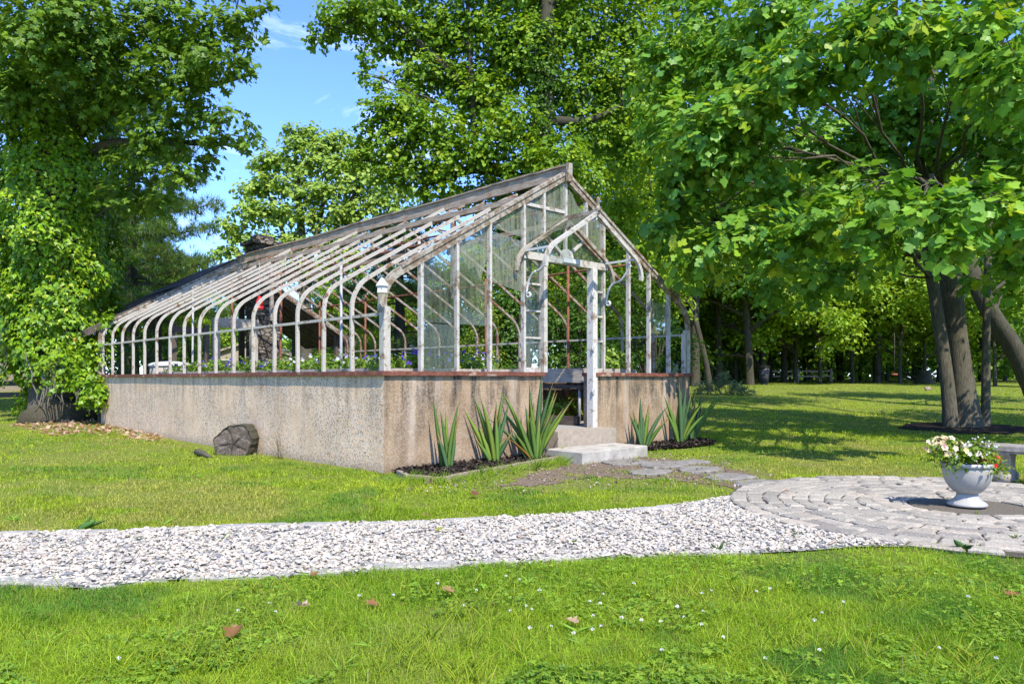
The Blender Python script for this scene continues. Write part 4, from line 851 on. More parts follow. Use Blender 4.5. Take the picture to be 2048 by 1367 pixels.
def bench_part():
    x0, x1, ya, yb = 4.60, 5.02, -6.75, -5.55
    mb = MB(); poly = lambda i: [(x0+i, ya+i), (x1-i, ya+i), (x1-i, yb-i), (x0+i, yb-i)]
    prism(mb, poly(0), .385, .445, .012, .01); prism(mb, poly(.03), .355, .385); keep(mb.build('seat', M_bench), bn)
    for y in (-5.82, -6.5):
        mb = MB(); half = [(.20, 0), (.20, .05), (.17, .07), (.15, .10), (.105, .15), (.095, .2), (.12, .27), (.165, .31), (.185, .325), (.185, .352)]
        prof = [(a, b) for a, b in half]+[(-a, b) for a, b in half[::-1]]; extr(mb, prof, (4.81, y, .02), (1, 0, 0), (0, 0, 1), (0, 1, 0), .15)
        for s in (-1, 1): tube(mb, [(4.81+s*.165, y-.085, .07), (4.81+s*.165, y+.085, .07)], .05, 12)
        keep(mb.build('leg', M_bench), bn)
bench_part()

# ================================================================== TREES NEAR
def stem(pts): return [P(px, py, d) for px, py, d, r in pts], [r for *_, r in pts]
def gstem(pts):                # first point sits on the ground
    p, r = stem(pts); g = P(pts[0][0], HY, pts[1][2]); g[2] = gz(g[0], g[1]); p[0] = g-np.array((0, 0, .15)); return p, r
# tulip tree, three stems, right foreground
tul = [gstem([(1931, 852, 0, .46), (1930, 838, 18.2, .36), (1925, 780, 18.2, .29), (1916, 693, 18.2, .25), (1901, 560, 18.2, .24), (1884, 440, 18, .22), (1868, 300, 18, .2), (1860, 120, 18, .17), (1855, -150, 18, .1), (1850, -400, 18, .05)]),
       gstem([(1905, 852, 0, .22), (1901, 835, 18.0, .17), (1895, 770, 18, .15), (1884, 693, 18, .145), (1869, 590, 18, .13), (1858, 520, 17.8, .125), (1850, 400, 17.6, .12), (1830, 280, 17.4, .11), (1800, 130, 17, .09), (1780, -80, 17, .06)]),
       gstem([(1968, 850, 0, .14), (1971, 830, 18.3, .105), (1972, 693, 18.3, .09), (1975, 560, 18.4, .085), (1978, 480, 18.6, .08), (1985, 330, 18.8, .075), (2000, 150, 19, .06), (2010, -50, 19, .04)])]
tp_ = [(1400, 290, 95, 13.5), (1480, 215, 95, 13), (1580, 160, 100, 12.5), (1690, 75, 110, 12), (1810, 60, 105, 11.5), (1930, 70, 110, 11.5), (2040, 150, 110, 11), (1370, 370, 75, 14), (1345, 450, 70, 14.5), (1490, 310, 85, 13.5),
       (1410, 500, 80, 13.5), (1500, 460, 80, 13), (1590, 500, 75, 12.5), (1660, 440, 75, 12), (1745, 470, 75, 11), (1770, 390, 70, 10.5), (1860, 430, 75, 9.8), (1950, 410, 75, 9.8), (2030, 440, 80, 10), (1905, 500, 52, 9.6), (1560, 390, 75, 14),
       (1340, 140, 95, 18, .8), (1400, 50, 100, 18, .8), (1470, 120, 100, 17), (1560, 40, 100, 16), (1330, 235, 60, 17, .7), (1620, 300, 100, 17), (1730, 300, 100, 17.5), (1800, 200, 110, 17), (1920, 250, 110, 17), (2020, 310, 110, 16),
       (1650, 560, 60, 16, .8), (1540, 560, 60, 17, .8), (1720, 540, 50, 16, .6), (1960, 560, 40, 16, .5), (2040, 530, 60, 15), (1700, 400, 90, 15),
       (2180, 100, 220, 13), (2230, 380, 200, 13), (2380, 250, 220, 16), (1640, -110, 120, 16, .6), (1840, -140, 160, 15, .7), (2050, -120, 180, 14, .8), (1800, -330, 200, 18, .6), (2050, -350, 250, 18, .7), (2300, 560, 130, 15)]
tree('tulip_tree', 'large tulip tree with three stems in a mulch ring on the right lawn', tul, PP(tp_), .15, LT, G_TULIP, M_bark, cover=3.1, slen=.75, upn=.75, shell=.42, twigs=6, limb_drop=.6, limb_min=3.6, limb_r=.17)
ring = [tuple(np.array(g2(1930, 856))+1.35*R.uniform(.85, 1.15)*np.array((math.cos(a)*1.15, math.sin(a)))) for a in np.linspace(0, 6.283, 24)[:-1]]; sheet('tree_mulch_ring', ragged(ring, .06), .012, M_mulch)
# leaning dark trunk at the far right
lean = [gstem([(2085, 808, 0, 0.317), (2066, 780, 23, 0.288), (2030, 700, 23, 0.274), (1985, 630, 23, 0.259), (1950, 560, 23.2, 0.245), (1930, 500, 23.5, 0.216), (1925, 420, 24, 0.187), (1960, 250, 24, 0.144), (1990, 60, 24, 0.072)])]
tree('leaning_tree', 'dark leaning trunk bending left behind the tulip tree at the right edge', lean, PP([(2010, 450, 80, 25), (2040, 560, 70, 25), (2060, 640, 60, 25, .7), (1990, 350, 80, 25), (2080, 300, 120, 25), (2150, 500, 120, 25), (1990, 600, 40, 26, .6), (1900, 330, 70, 25)]), .17, LH, G_WOOD, M_barkd, cover=2.2)

# ivy-clad maple at the left
ivb = G(118, 842)
mtr = [([ivb-np.array((0, 0, .2))]+[P(px, py, 20) for px, py in ((116, 815), (112, 740), (110, 600), (110, 400), (115, 200), (125, 0), (130, -250), (130, -500))], [1.0, .72, .58, .52, .48, .42, .36, .24, .08]),
       (stem([(120, 300, 20, .2), (200, 235, 19.6, .15), (300, 195, 19, .11), (420, 170, 18.3, .07), (500, 150, 18, .03)])), (stem([(120, 340, 20, .2), (210, 290, 19.6, .13), (330, 285, 19, .09), (480, 290, 18, .03)]))]
mpd = [(230, 70, 95, 18), (320, 40, 85, 18), (400, 70, 80, 17.5), (470, 45, 55, 17.5), (520, 20, 35, 17.5, .6), (360, 140, 80, 17.5), (440, 130, 60, 17), (495, 120, 35, 17, .6), (280, 170, 80, 18), (385, 215, 65, 17.5), (455, 235, 45, 17, .8), (500, 275, 34, 17, .7), (430, 285, 45, 17.5, .8), (330, 265, 65, 18), (280, 320, 65, 18.5), (360, 345, 50, 18, .8), (400, 325, 35, 18, .7), (260, 395, 60, 19), (320, 400, 45, 18.5, .8),
       (60, 60, 110, 17), (150, 40, 100, 17), (20, 170, 90, 18), (140, 130, 80, 17.5), (205, 210, 60, 18.5), (-110, 120, 150, 18), (-120, 400, 120, 20), (150, -90, 130, 18), (330, -70, 110, 18), (480, -60, 60, 18), (20, -120, 160, 18), (-250, -50, 200, 18), (200, -260, 200, 19), (-50, 560, 80, 24), (10, 650, 55, 26, .7)]
mt = tree('ivy_clad_maple', 'old maple with its trunk wrapped in bright ivy at the left corner of the greenhouse', mtr, PP(mpd), .15, LM, G_MAPLE, M_bark, cover=2.7, slen=.7, upn=.9, shell=.45, twigs=3, base=ivb, flat=.7)
def ivy_column():
    mb = MB(); n = 40000; t = rng.random(n)**.9; py = 830-t*760; halfw = np.interp(py, [70, 250, 420, 560, 680, 740, 830], [105, 110, 112, 112, 95, 85, 70]); pxc = np.interp(py, [70, 300, 560, 700, 830], [118, 108, 112, 110, 118]); a = rng.uniform(0, 6.283, n)
    bm = vnoise(a*2.2, py/60, 1.0, 8)*.9+vnoise(a*4, py/28, 1.0, 9)*.5-.15; kp = (py < 700) | (vnoise(a*3, py/30, 1, 12) > .42+.25*np.clip((py-700)/130, 0, 1)); d0 = 20.0; rr_ = halfw*d0/F*(.60+bm*.62)*(1+.10*rng.normal(size=n)*.6)
    base = np.stack([cx+d0*fx+(pxc-CX)/F*d0*rx, cy+d0*fy+(pxc-CX)/F*d0*ry, EYE+(HY-py)/F*d0], 1); o = np.stack([np.cos(a), np.sin(a), np.zeros(n)], 1); p = base+o*rr_[:, None]
    p, o, a, py = p[kp], o[kp], a[kp], py[kp]; m = len(p); br = pick(m, G_IVY, .2)
    put(mb, p, np.array((0, 0, -1.))+rng.normal(size=(m, 3))*.5, o*.9+np.array((0, 0, .55))+rng.normal(size=(m, 3))*.35, rng.uniform(.075, .145, m), LI, br)
    # skirt of ivy over the base and against the wall corner
    for (px, py_, r_, d, n2) in ((110, 740, 45, 18.9, 450), (150, 730, 40, 18.9, 400), (185, 700, 35, 19, 400), (200, 790, 26, 18.5, 350), (185, 780, 30, 18.6, 350), (165, 760, 35, 18.8, 350), (60, 700, 40, 19.4, 300), (215, 640, 18, 19, 120)):
        pad(mb, P(px, py_, d), r_*d/F, int(n2*1.5), .105, LI, G_IVY, upn=.5, out=.8, per=7, slen=.4)
    keep(mb.build('ivy', M_ivy, col=True), mt)
    mb = MB()
    for k in range(16):
        x0 = R.uniform(50, 190); tube(mb, bez(P(x0, R.uniform(690, 740), 18.75), P(x0+R.uniform(-30, 40), R.uniform(790, 838), 18.5), .12, 7, .05), R.uniform(.008, .02), 5)
    keep(mb.build('ivy_vine', M_barkp), mt)
ivy_column()

# big ivy-hung tree behind the greenhouse
big = [gstem([(1030, 757, 0, .62), (1030, 740, 27, .55), (1032, 600, 27, .5), (1045, 450, 27, .46), (1070, 330, 27, .42), (1088, 180, 27, .36), (1095, 20, 27, .28), (1100, -200, 27, .1)]),
       stem([(1060, 380, 27, .28), (1010, 345, 26.8, .24), (960, 335, 26.6, .2), (900, 352, 26.3, .12), (840, 375, 26, .04)]), stem([(958, 335, 26.6, .16), (950, 280, 26.6, .13), (942, 150, 26.5, .1), (935, 0, 26.5, .07)]),
       stem([(1075, 300, 27, .2), (960, 200, 26.8, .16), (830, 80, 26.3, .13), (760, 30, 26, .08), (650, 60, 25.5, .02)]), stem([(1085, 240, 27, .2), (1180, 240, 27, .12), (1260, 200, 27, .05)])]
bpd = [(690, 25, 55, 26), (650, 60, 32, 26, .8), (635, 85, 20, 26, .7), (750, 30, 60, 26), (735, 110, 26, 26, .6), (752, 170, 26, 26, .55), (725, 150, 16, 26, .5), (765, 225, 45, 26, .9), (735, 260, 26, 26, .8), (800, 215, 55, 26), (790, 290, 55, 26), (850, 150, 65, 27), (845, 60, 65, 27), (900, 60, 70, 27), (870, 260, 65, 26), (830, 340, 45, 26, .9), (900, 320, 60, 26), (880, 380, 34, 26, .8), (850, 395, 24, 26, .7), (960, 190, 75, 27), (980, 60, 75, 27), (970, 290, 65, 26), (1030, 240, 60, 26), (1050, 100, 80, 27), (1040, 330, 45, 26), (1130, 180, 80, 28), (1110, 310, 65, 25.5), (1150, 60, 85, 28), (1220, 150, 75, 28), (1200, 260, 75, 28), (1250, 60, 75, 28), (1270, 200, 70, 28), (1160, 350, 60, 27), (1280, 300, 60, 28), (1000, 140, 60, 28), (1080, 20, 70, 28), (920, 150, 45, 27), (780, 90, 40, 27, .8),
       (730, 300, 26, 26), (780, 350, 40, 26), (930, 400, 40, 27, .9), (980, 380, 45, 27.5), (1040, 400, 45, 28), (1100, 380, 50, 28), (990, 440, 40, 29), (1060, 450, 40, 29), (700, 320, 22, 26, .8), (860, 430, 30, 28, .8), (800, -80, 120, 27), (980, -100, 140, 27), (1180, -90, 140, 28), (1000, -320, 200, 28), (1350, -60, 120, 29)]
bt = tree('ivy_hung_tree', 'tall spreading tree with an ivy-hung trunk directly behind the greenhouse ridge', big, PP(bpd), .15, LH, G_POP, M_barkd, cover=4.0, slen=.7, upn=.7, shell=.35, twigs=4, flat=.75)
mb = MB()
for (px, py, r, n, dd) in [(1020, 740-38*k, 34, 700, 26.5) for k in range(10)]+[(1085, 300-40*k, 30-2*k, 420, 26.6) for k in range(7)]+[(1060, 340, 40, 500, 26.6), (1170, 270, 30, 300, 27), (830, 75, 16, 160, 26.3), (1090, 160, 40, 450, 26.6), (870, 135, 14, 140, 26.4)]:
    pad(mb, P(px, py, dd), r*dd/F, n, .13, LQ, G_DARK, upn=.4, out=.8, per=7, slen=.4, shell=.35)
keep(mb.build('ivy', M_ivy, col=True), bt)
# pale tree centre left
pale = [gstem([(612, 757, 0, .4), (612, 700, 45, .36), (608, 560, 45, .32), (600, 430, 45, .22), (592, 330, 45, .12), (590, 260, 45, .04)]), stem([(610, 560, 45, .2), (640, 440, 45, .15), (655, 330, 45, .08), (660, 260, 45, .03)]), stem([(611, 580, 45, .2), (680, 440, 45, .14), (730, 350, 45, .05)]), stem([(608, 570, 45, .18), (560, 450, 45, .12), (530, 370, 45, .04)])]
ppd = [(590, 262, 24, 45), (450, 450, 24, 45), (445, 505, 24, 45), (500, 380, 30, 45), (525, 325, 28, 45), (725, 290, 26, 45), (765, 330, 30, 45), (810, 380, 26, 45), (640, 300, 36, 45), (520, 520, 36, 45), (590, 510, 40, 45), (680, 510, 40, 45), (800, 470, 36, 45), (600, 285, 34, 45), (628, 262, 24, 45), (655, 285, 34, 45), (682, 275, 26, 45), (560, 320, 40, 45), (610, 330, 40, 45), (665, 330, 42, 45), (705, 315, 40, 45), (530, 365, 40, 45), (585, 375, 44, 45), (640, 385, 44, 45), (700, 370, 46, 45), (745, 350, 40, 45), (500, 420, 38, 45), (550, 425, 46, 45), (610, 430, 40, 45), (670, 430, 44, 45), (725, 420, 46, 45), (775, 395, 40, 45), (800, 425, 30, 45), (485, 470, 32, 45), (530, 485, 36, 45), (580, 480, 36, 45), (640, 480, 36, 45), (465, 500, 20, 45, .8), (700, 470, 36, 45), (770, 450, 36, 45), (560, 540, 40, 45), (640, 540, 40, 45), (720, 520, 40, 45)]
tree('pale_locust_tree', 'pale green airy tree against the sky behind the chimney', pale, PP(ppd), .24, LH, G_PALE, M_bark, cover=3.3, slen=.8, shell=.35, twigs=4, out=.9, flat=.55)
# white pine behind the ivy-clad maple
def pine(name, label, px, d, top, spread, n, brs=None, group=None, seed=3, pal=G_PINE, base_z=560):
    rg = np.random.default_rng(seed); g = P(px, HY, d); g[2] = gz(g[0], g[1]); root = thing(name, label, 'tree', tuple(g), group); tb = MB(); cb = MB(); zt = EYE+(HY-top)/F*d
    pth = [g-np.array((0, 0, .2)), g+(0, 0, (zt-g[2])*.5), np.array((g[0], g[1], zt))]; p2, r2 = smoothpath(pth, [.36, .22, .03]); tube(tb, p2, r2, 10, .05); T_ = []
    for k in range(n):
        f = rg.random(); z = EYE+(HY-base_z)/F*d*1.0+(zt-EYE-(HY-base_z)/F*d)*f; a = rg.uniform(0, 6.283); Lb = spread*(1-.72*f)*rg.uniform(.65, 1.1); e = np.array((g[0]+Lb*math.cos(a), g[1]+Lb*math.sin(a), z+Lb*rg.uniform(-.05, .16))); T_.append((np.array((g[0], g[1], z)), e))
    for b in (brs or []): T_.append((np.array((g[0], g[1], b[2])), P(b[0], b[1], d-1.0)))
    kk = 12; tf = []; tv = []
    for j in range(kk):
        a = 6.283*j/kk; u = np.array((.55+.45*math.cos(j*2.4), math.cos(a)*.8, math.sin(a)*.8)); u /= np.linalg.norm(u); s = np.cross(u, (0, .3, 1)); s = s/np.linalg.norm(s)*.055; tv += [-s*.8, s*.8, u]; tf.append((3*j, 3*j+1, 3*j+2))
    tm = (np.array(tv), tf)
    for a_, e in T_:
        Lb = np.linalg.norm(e-a_); pth = bez(a_, e, -.06, 6); tube(tb, pth, list(np.linspace(.015+.012*Lb, .01, 6)), 5)
        ns = int(28*Lb); t = .25+.75*np.sqrt(rg.random(ns)); q = a_[None]*(1-t[:, None])+e[None]*t[:, None]; q[:, 2] -= .06*Lb*2*t*(1-t); d0 = norm(e-a_); side = np.cross(d0, (0, 0, 1)); sp = rg.normal(size=(ns, 1))*(.12+.17*Lb)*np.sqrt(1.12-t)[:, None]; q = q+side*sp+rg.normal(size=(ns, 3))*np.array((.1, .1, .10)); dv = d0*.8+side*np.sign(sp)*.6+rg.normal(size=(ns, 3))*.3; dv[:, 2] += .25
        put(cb, q, dv, np.array((0, 0, 1.))+rg.normal(size=(ns, 3))*.3, rg.uniform(.22, .40, ns), tm, pick(ns, pal, .2, rg))
    keep(tb.build('trunk', M_barkd), root); keep(cb.build('crown', M_leaf, col=True), root); return root
pine('pine_tree', 'white pine with layered level branches left of the chimney', 262, 31, 150, 5.2, 75, [(440, 405, 8.0), (425, 455, 7.2), (405, 520, 6.2), (370, 590, 5.0), (450, 560, 5.2), (300, 620, 4.0), (420, 610, 4.0)], None, 3, base_z=620)
pine('pine_tree', 'brownish conifer behind the greenhouse left of the glazed gable', 800, 36, 430, 4.0, 70, None, None, 5, G_PINE+[((.16, .12, .04), 2)], base_z=720)
pine('pine_tree', 'dense pine behind the potting shed roof', 300, 37, 420, 3.6, 60, None, None, 8, base_z=640)

# ================================================================== BUSHES AND WOODS
def bush(name, label, l, leaf=.13, pal=G_WOOD, cover=2.6, group=None, cat='shrub', tm=LQ):
    c0 = np.mean([P(a, b, d) for a, b, r, d in l], 0); g = np.array((c0[0], c0[1], gz(c0[0], c0[1]))); root = thing(name, label, cat, tuple(g), group); cb = MB(); tb = MB()
    for a, b, r, d in l:
        c = P(a, b, d); rr_ = r*d/F; pad(cb, c, rr_, cover*math.pi*rr_**2/(leaf**2*.45), leaf, tm, pal, slen=.5, shell=.4); tube(tb, bez(g-np.array((0, 0, .1)), c, .05, 6, .03), list(np.linspace(.05, .012, 6)), 5)
    keep(tb.build('stems', M_barkd), root); keep(cb.build('foliage', M_leaf, col=True), root); return root
bush('maple_sapling', 'bright yellow-green young maple right of the gable roof', [(1230, 400, 55, 30), (1290, 420, 60, 30), (1330, 480, 60, 30), (1270, 500, 55, 30), (1330, 560, 50, 30), (1250, 570, 55, 31), (1380, 420, 45, 30), (1350, 610, 40, 30), (1300, 340, 50, 31), (1220, 330, 40, 31), (1390, 520, 40, 31)], .16, [((.27, .42, .025), 5), ((.35, .48, .03), 4), ((.18, .32, .025), 3)], 2.4, None, 'tree', LH)
bush('shrub', 'yellow-green arborvitae bush seen through the middle front bays', [(950, 690, 34, 26), (975, 640, 30, 26), (955, 600, 22, 26), (930, 720, 30, 26), (985, 710, 26, 26)], .10, G_YEL, 3)
bush('shrub', 'yellow-tinged bush between the ivy trunk and the door frame', [(1052, 690, 18, 27.5), (1060, 640, 16, 27.5), (1050, 600, 14, 27.5), (1060, 560, 14, 28), (1045, 730, 18, 27.5)], .10, G_YEL, 3)
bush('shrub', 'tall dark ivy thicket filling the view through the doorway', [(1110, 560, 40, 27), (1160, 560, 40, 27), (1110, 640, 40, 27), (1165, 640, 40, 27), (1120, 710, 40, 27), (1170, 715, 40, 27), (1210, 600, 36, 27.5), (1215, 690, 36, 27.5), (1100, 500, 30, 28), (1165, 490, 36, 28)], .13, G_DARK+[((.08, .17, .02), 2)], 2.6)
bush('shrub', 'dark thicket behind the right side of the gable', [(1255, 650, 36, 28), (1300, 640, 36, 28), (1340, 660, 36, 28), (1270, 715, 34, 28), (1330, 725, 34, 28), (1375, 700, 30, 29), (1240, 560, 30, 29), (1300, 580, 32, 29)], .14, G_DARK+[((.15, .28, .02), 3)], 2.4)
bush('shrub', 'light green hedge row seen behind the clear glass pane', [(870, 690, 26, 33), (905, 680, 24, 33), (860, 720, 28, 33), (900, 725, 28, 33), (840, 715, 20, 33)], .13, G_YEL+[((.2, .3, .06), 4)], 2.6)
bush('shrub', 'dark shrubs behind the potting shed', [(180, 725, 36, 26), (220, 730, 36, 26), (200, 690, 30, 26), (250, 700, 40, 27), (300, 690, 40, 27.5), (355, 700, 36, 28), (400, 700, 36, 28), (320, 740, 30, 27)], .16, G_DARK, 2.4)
bush('shrub', 'sunlit yellowing bush inside the view of the shed doorway', [(380, 690, 24, 25), (378, 650, 20, 25), (390, 725, 22, 25)], .13, G_YEL+[((.3, .2, .04), 1)], 2)
bush('shrub', 'leafy bush right of the stone chimney behind the shed', [(635, 728, 22, 30), (660, 715, 30, 31), (700, 720, 30, 31), (740, 700, 36, 32)], .14, G_WOOD, 2.2)

# shared woodland tree kinds, copied and scaled
def wood_kind(name, seed, h, r, crown_z, nleaf, pal, bk, lean=0, fork=False, thick=.72):
    global rng
    sv_ = rng; rng = np.random.default_rng(seed); R.seed(seed); root = empty(name); tb = MB(); cb = MB()
    top = np.array((lean*h*.4, 0, h*.95)); p2, r2 = smoothpath([np.array((0, 0, -.4)), np.array((0, 0, .5)), np.array((lean*h*.1, 0, h*.25)), np.array((lean*h*.25, .2, h*.6)), top], [q*thick for q in (.42, .30, .26, .17, .03)]); tube(tb, p2, r2, 12, .06)
    if fork: p3, r3 = smoothpath([np.array((.05, .05, .6)), np.array((.9, .2, h*.22)), np.array((1.8, .3, h*.5)), np.array((2.2, .2, h*.8))], [.2, .18, .12, .03]); tube(tb, p3, r3, 9, .06)
    npd = 26
    for k in range(npd):
        f = rng.random()**.8; z = crown_z+(h-crown_z)*f; w = r*math.sin(math.pi*min(.97, .22+.75*f))**.7; a = rng.uniform(0, 6.283); q = w*math.sqrt(rng.random()); c = np.array((lean*z*.4+q*math.cos(a), q*math.sin(a), z)); pr_ = rng.uniform(.9, 1.5)*r/4.2
        a0, ra = interp(p2, r2, max(1.5, z-1.5)); pth = bez(a0, c, .08, 6, .03); tube(tb, pth, list(np.linspace(min(.10, ra*.6), .02, 6)), 5)
        pad(cb, c, (pr_, pr_, pr_*.62), nleaf/npd, .27, LQ, pal, slen=1.1, shell=.4)
    t_ = tb.build('trunk', bk); t_.parent = root; c_ = cb.build('crown', M_leaf, col=True); c_.parent = root; rng = sv_; return root
kinds = [wood_kind('woodland_tree', 21, 15, 4.8, 2.2, 9500, G_WOOD, M_barkd), wood_kind('woodland_tree', 22, 13, 4.6, 1.6, 9500, G_POP, M_barkd, .12), wood_kind('woodland_tree', 23, 17, 5.2, 3.0, 9500, G_DARK+[((.08, .17, .02), 3)], M_barkd, -.08, True),
         wood_kind('understorey_tree', 24, 9, 4.0, 2.3, 9500, [((.26, .40, .03), 5), ((.33, .47, .03), 4), ((.17, .30, .03), 4)], M_barkd, .05, thick=.36)]
used = set()
def plant(k, px, d, s, rz, label, group, sx=1):
    src = kinds[k]
    if k in used: o = copy_tree(src)
    else: o = src; used.add(k)
    p = P(px, HY, d); o.location = (p[0], p[1], gz(p[0], p[1])-.05); o.rotation_euler = (0, 0, rz); o.scale = (s*sx, s*sx, s); return tag(o, label, 'tree', group)
wl = [(0, 1437, 44, 1.0, .3, 'rough grey trunk nearest the right wall of the greenhouse, in front of the white house'), (1, 1500, 42, 1.05, 2.0, 'stout brown trunk standing left of the rubbish bin'), (2, 1525, 46, .9, 1.2, 'thinner dark trunk just right of the stout brown one'), (0, 1568, 49, .95, 4.1, 'ivy-dark trunk between the bin and the split-rail fence'),
      (3, 1640, 45, 1.0, .5, 'sunlit low-branched tree right of the fence post'), (2, 1755, 47, .9, 3.3, 'slim trunk with a kinked foot left of the rope swing'), (3, 1705, 47, 1.1, 2.2, 'bright understorey tree between fence and swing'), (3, 1800, 45, 1.0, 3.9, 'bright leafy tree hanging over the big stump'), (1, 1880, 50, 1.0, 5.0, 'tall tree behind the three-stemmed tulip tree'),
      (3, 1990, 40, .9, 1.1, 'leafy tree at the lawn edge between the thin stem and the leaning trunk'), (0, 2060, 46, 1.1, 2.7, 'tall tree beyond the leaning trunk')]
for k, px, d, s, rz, lb in wl: plant(k, px, d, s, rz, lb, 'trees at the edge of the wood')
far = [(0, 1400, 62), (2, 1460, 66), (1, 1540, 64), (0, 1620, 68), (2, 1680, 62), (1, 1760, 68), (0, 1830, 64), (2, 1900, 70), (1, 1970, 62), (0, 2040, 66), (2, 2130, 58), (3, 1430, 56), (3, 1580, 58), (3, 1900, 58), (3, 2110, 52), (0, 1330, 46), (2, 1240, 50), (1, 1150, 52), (0, 1390, 40), (3, 1290, 42)]
far += [(3, 1540, 50), (3, 1590, 47), (3, 1750, 50), (3, 1850, 48), (3, 1470, 48), (3, 1405, 60), (3, 1480, 58), (3, 1520, 62), (3, 1610, 60), (3, 1660, 57), (3, 1720, 60), (3, 1775, 57), (3, 1840, 60), (3, 1960, 56), (3, 2010, 58), (3, 2070, 54), (3, 2160, 50), (3, 1360, 52), (1, 1300, 60), (2, 1200, 62)]
for i, (k, px, d) in enumerate(far): plant(k, px, d, R.uniform(.95, 1.3), R.uniform(0, 6.28), 'leafy tree in the depth of the wood, merging with its neighbours', 'trees deep in the wood')
far2 = [(0, 60, 48), (1, -60, 44), (2, 180, 56), (0, 440, 76), (3, 330, 46), (1, 700, 58), (0, 830, 60), (3, 760, 46), (2, 900, 62), (3, 960, 44), (1, 1040, 56), (3, 330, 52), (3, 660, 50), (1, 640, 74), (3, 860, 48), (0, 770, 66), (2, 660, 66), (3, 240, 44), (1, 390, 78), (2, 520, 84), (3, 1090, 44), (3, 1180, 44), (1, 1120, 50)]
for i, (k, px, d) in enumerate(far2): plant(k, px, d, R.uniform(.62, .74) if 420 < px < 930 else R.uniform(.8, 1.0), R.uniform(0, 6.28), 'background tree in the row beyond the greenhouse', 'trees beyond the greenhouse')
# tree right behind the greenhouse corner with the curved stem
crv = [gstem([(1420, 768, 0, .17), (1415, 740, 33, .125), (1404, 690, 33, .115), (1388, 630, 33, .105), (1378, 590, 33, .09), (1382, 540, 33, .07), (1405, 480, 33, .03)])]
tree('crooked_tree', 'crooked dark stem curving up beside the right end of the greenhouse', crv, PP([(1390, 540, 36, 33), (1430, 510, 40, 33), (1450, 560, 36, 34, .7), (1390, 470, 40, 34)]), .15, LH, G_DARK+[((.12, .24, .02), 2)], M_barkd, cover=1.8, limb_r=.12, limb_min=3.2)
# lowest branches closing the view under the tulip tree
bush('understorey_shrub', 'leafy green shrubs along the wood edge right of the fence', [(1660, 738, 22, 58), (1700, 735, 24, 58), (1740, 735, 22, 58), (1790, 738, 24, 58), (1830, 735, 22, 58), (1880, 730, 26, 58), (1930, 725, 28, 56), (1990, 730, 28, 54), (2040, 735, 26, 52), (1720, 715, 26, 57), (1770, 712, 28, 57), (1860, 705, 28, 57), (1960, 700, 30, 56), (2030, 700, 30, 54)], .22, [((.22, .38, .03), 4), ((.15, .29, .03), 4), ((.10, .2, .03), 2)], 2.8)
bush('understorey_shrub', 'green brush behind the rubbish bin and fence', [(1420, 735, 22, 60), (1460, 730, 22, 62), (1545, 725, 26, 64), (1600, 728, 24, 64), (1640, 730, 22, 64), (1500, 705, 30, 62), (1570, 700, 30, 63), (1620, 700, 28, 63)], .22, [((.20, .35, .03), 4), ((.13, .26, .03), 4), ((.09, .18, .03), 2)], 2.6)
# far wood closing the horizon
def woods():
    mb = MB()
    for k in range(260):
        a = rng.uniform(-.95, .95) if k < 150 else rng.uniform(.15, .85); d = rng.uniform(75, 105); px = CX+math.tan(a)*F*1.0; h = rng.uniform(.5, 1.0); lowsky = 380 < px < 960
        zc_ = rng.uniform(.8, 6 if lowsky else 13) if k < 150 else rng.uniform(.5, 5); c = P(px, HY, d); c[2] = gz(c[0], c[1])+zc_; r = rng.uniform(2.5, 4.2); pad(mb, c, (r*1.2, r*1.2, r*.8), 620, .55, LQ, G_WOOD, slen=1.6, shell=.4)
    tag(mb.build('far_wood', M_leaf, col=True), 'far-off mass of trees closing the horizon', 'woodland', kind='stuff')
woods()

# ================================================================== SMALL BACKGROUND THINGS
fc = thing('split_rail_fence', 'weathered split-rail fence at the edge of the wood', 'fence', tuple(P(1595, 757, 51)))
fp = [P(px, HY, 51) for px in (1528, 1595, 1662)]
for p in fp: p[2] = gz(p[0], p[1])
for i, p in enumerate(fp):
    mb = MB(); sweep(mb, [p+(0, 0, -.2), p+(0, 0, .5), p+(0, 0, .92)], .16, .13, up=(0, 1, 0), jit=.1); keep(mb.build('post', M_wood_raw), fc)
    if i:
        for z in (.38, .72): mb = MB(); sweep(mb, bez(fp[i-1]+np.array((0, 0, z)), p+np.array((0, 0, z+.02)), -.01, 5, .004), .07, .11, jit=.1); keep(mb.build('rail', M_wood_raw), fc)
b = G(1528, 768); b = P(1528, HY, 44); b[2] = gz(b[0], b[1]); rb = thing('rubbish_bin', 'dark barrel bin standing among the trunks', 'bin', tuple(b))
mb = MB(); lathe(mb, [(.26, .1), (.30, .95)], tuple(b), 20); lathe(mb, [(.2, -.05), (.2, .1)], tuple(b), 10); keep(mb.build('barrel', plain('bin_metal', (.05, .05, .06), (.12, .11, .11), 8, .6)), rb); mb = MB(); lathe(mb, [(.32, .93), (.33, 1.05), (.28, 1.08)], tuple(b), 20); keep(mb.build('lid', M_olddark), rb)
b = P(1850, HY, 46); b[2] = gz(b[0], b[1]); mb = MB(); tube(mb, [b+(0, 0, -.2), b+(0, 0, .15), b+(0, 0, .4), b+(0, 0, .8)], [.75, .52, .38, .35], 18, .08); tag(mb.build('tree_stump', M_barkd), 'wide old stump at the edge of the wood left of the tulip tree', 'stump')
b = P(1789, 748, 40); sw = thing('rope_swing', 'rope swing with a small reddish disc seat hanging below the trees', 'swing', tuple(b)); mb = MB(); tube(mb, [b, b+(0, 0, 2.2)], .012, 6); keep(mb.build('rope', M_olddark), sw); mb = MB(); lathe(mb, [(.14, -.06), (.16, -.02), (.15, .03), (.03, .05)], tuple(b), 14); keep(mb.build('seat', plain('swing_seat', (.22, .07, .04), (.3, .1, .06), 9)), sw)
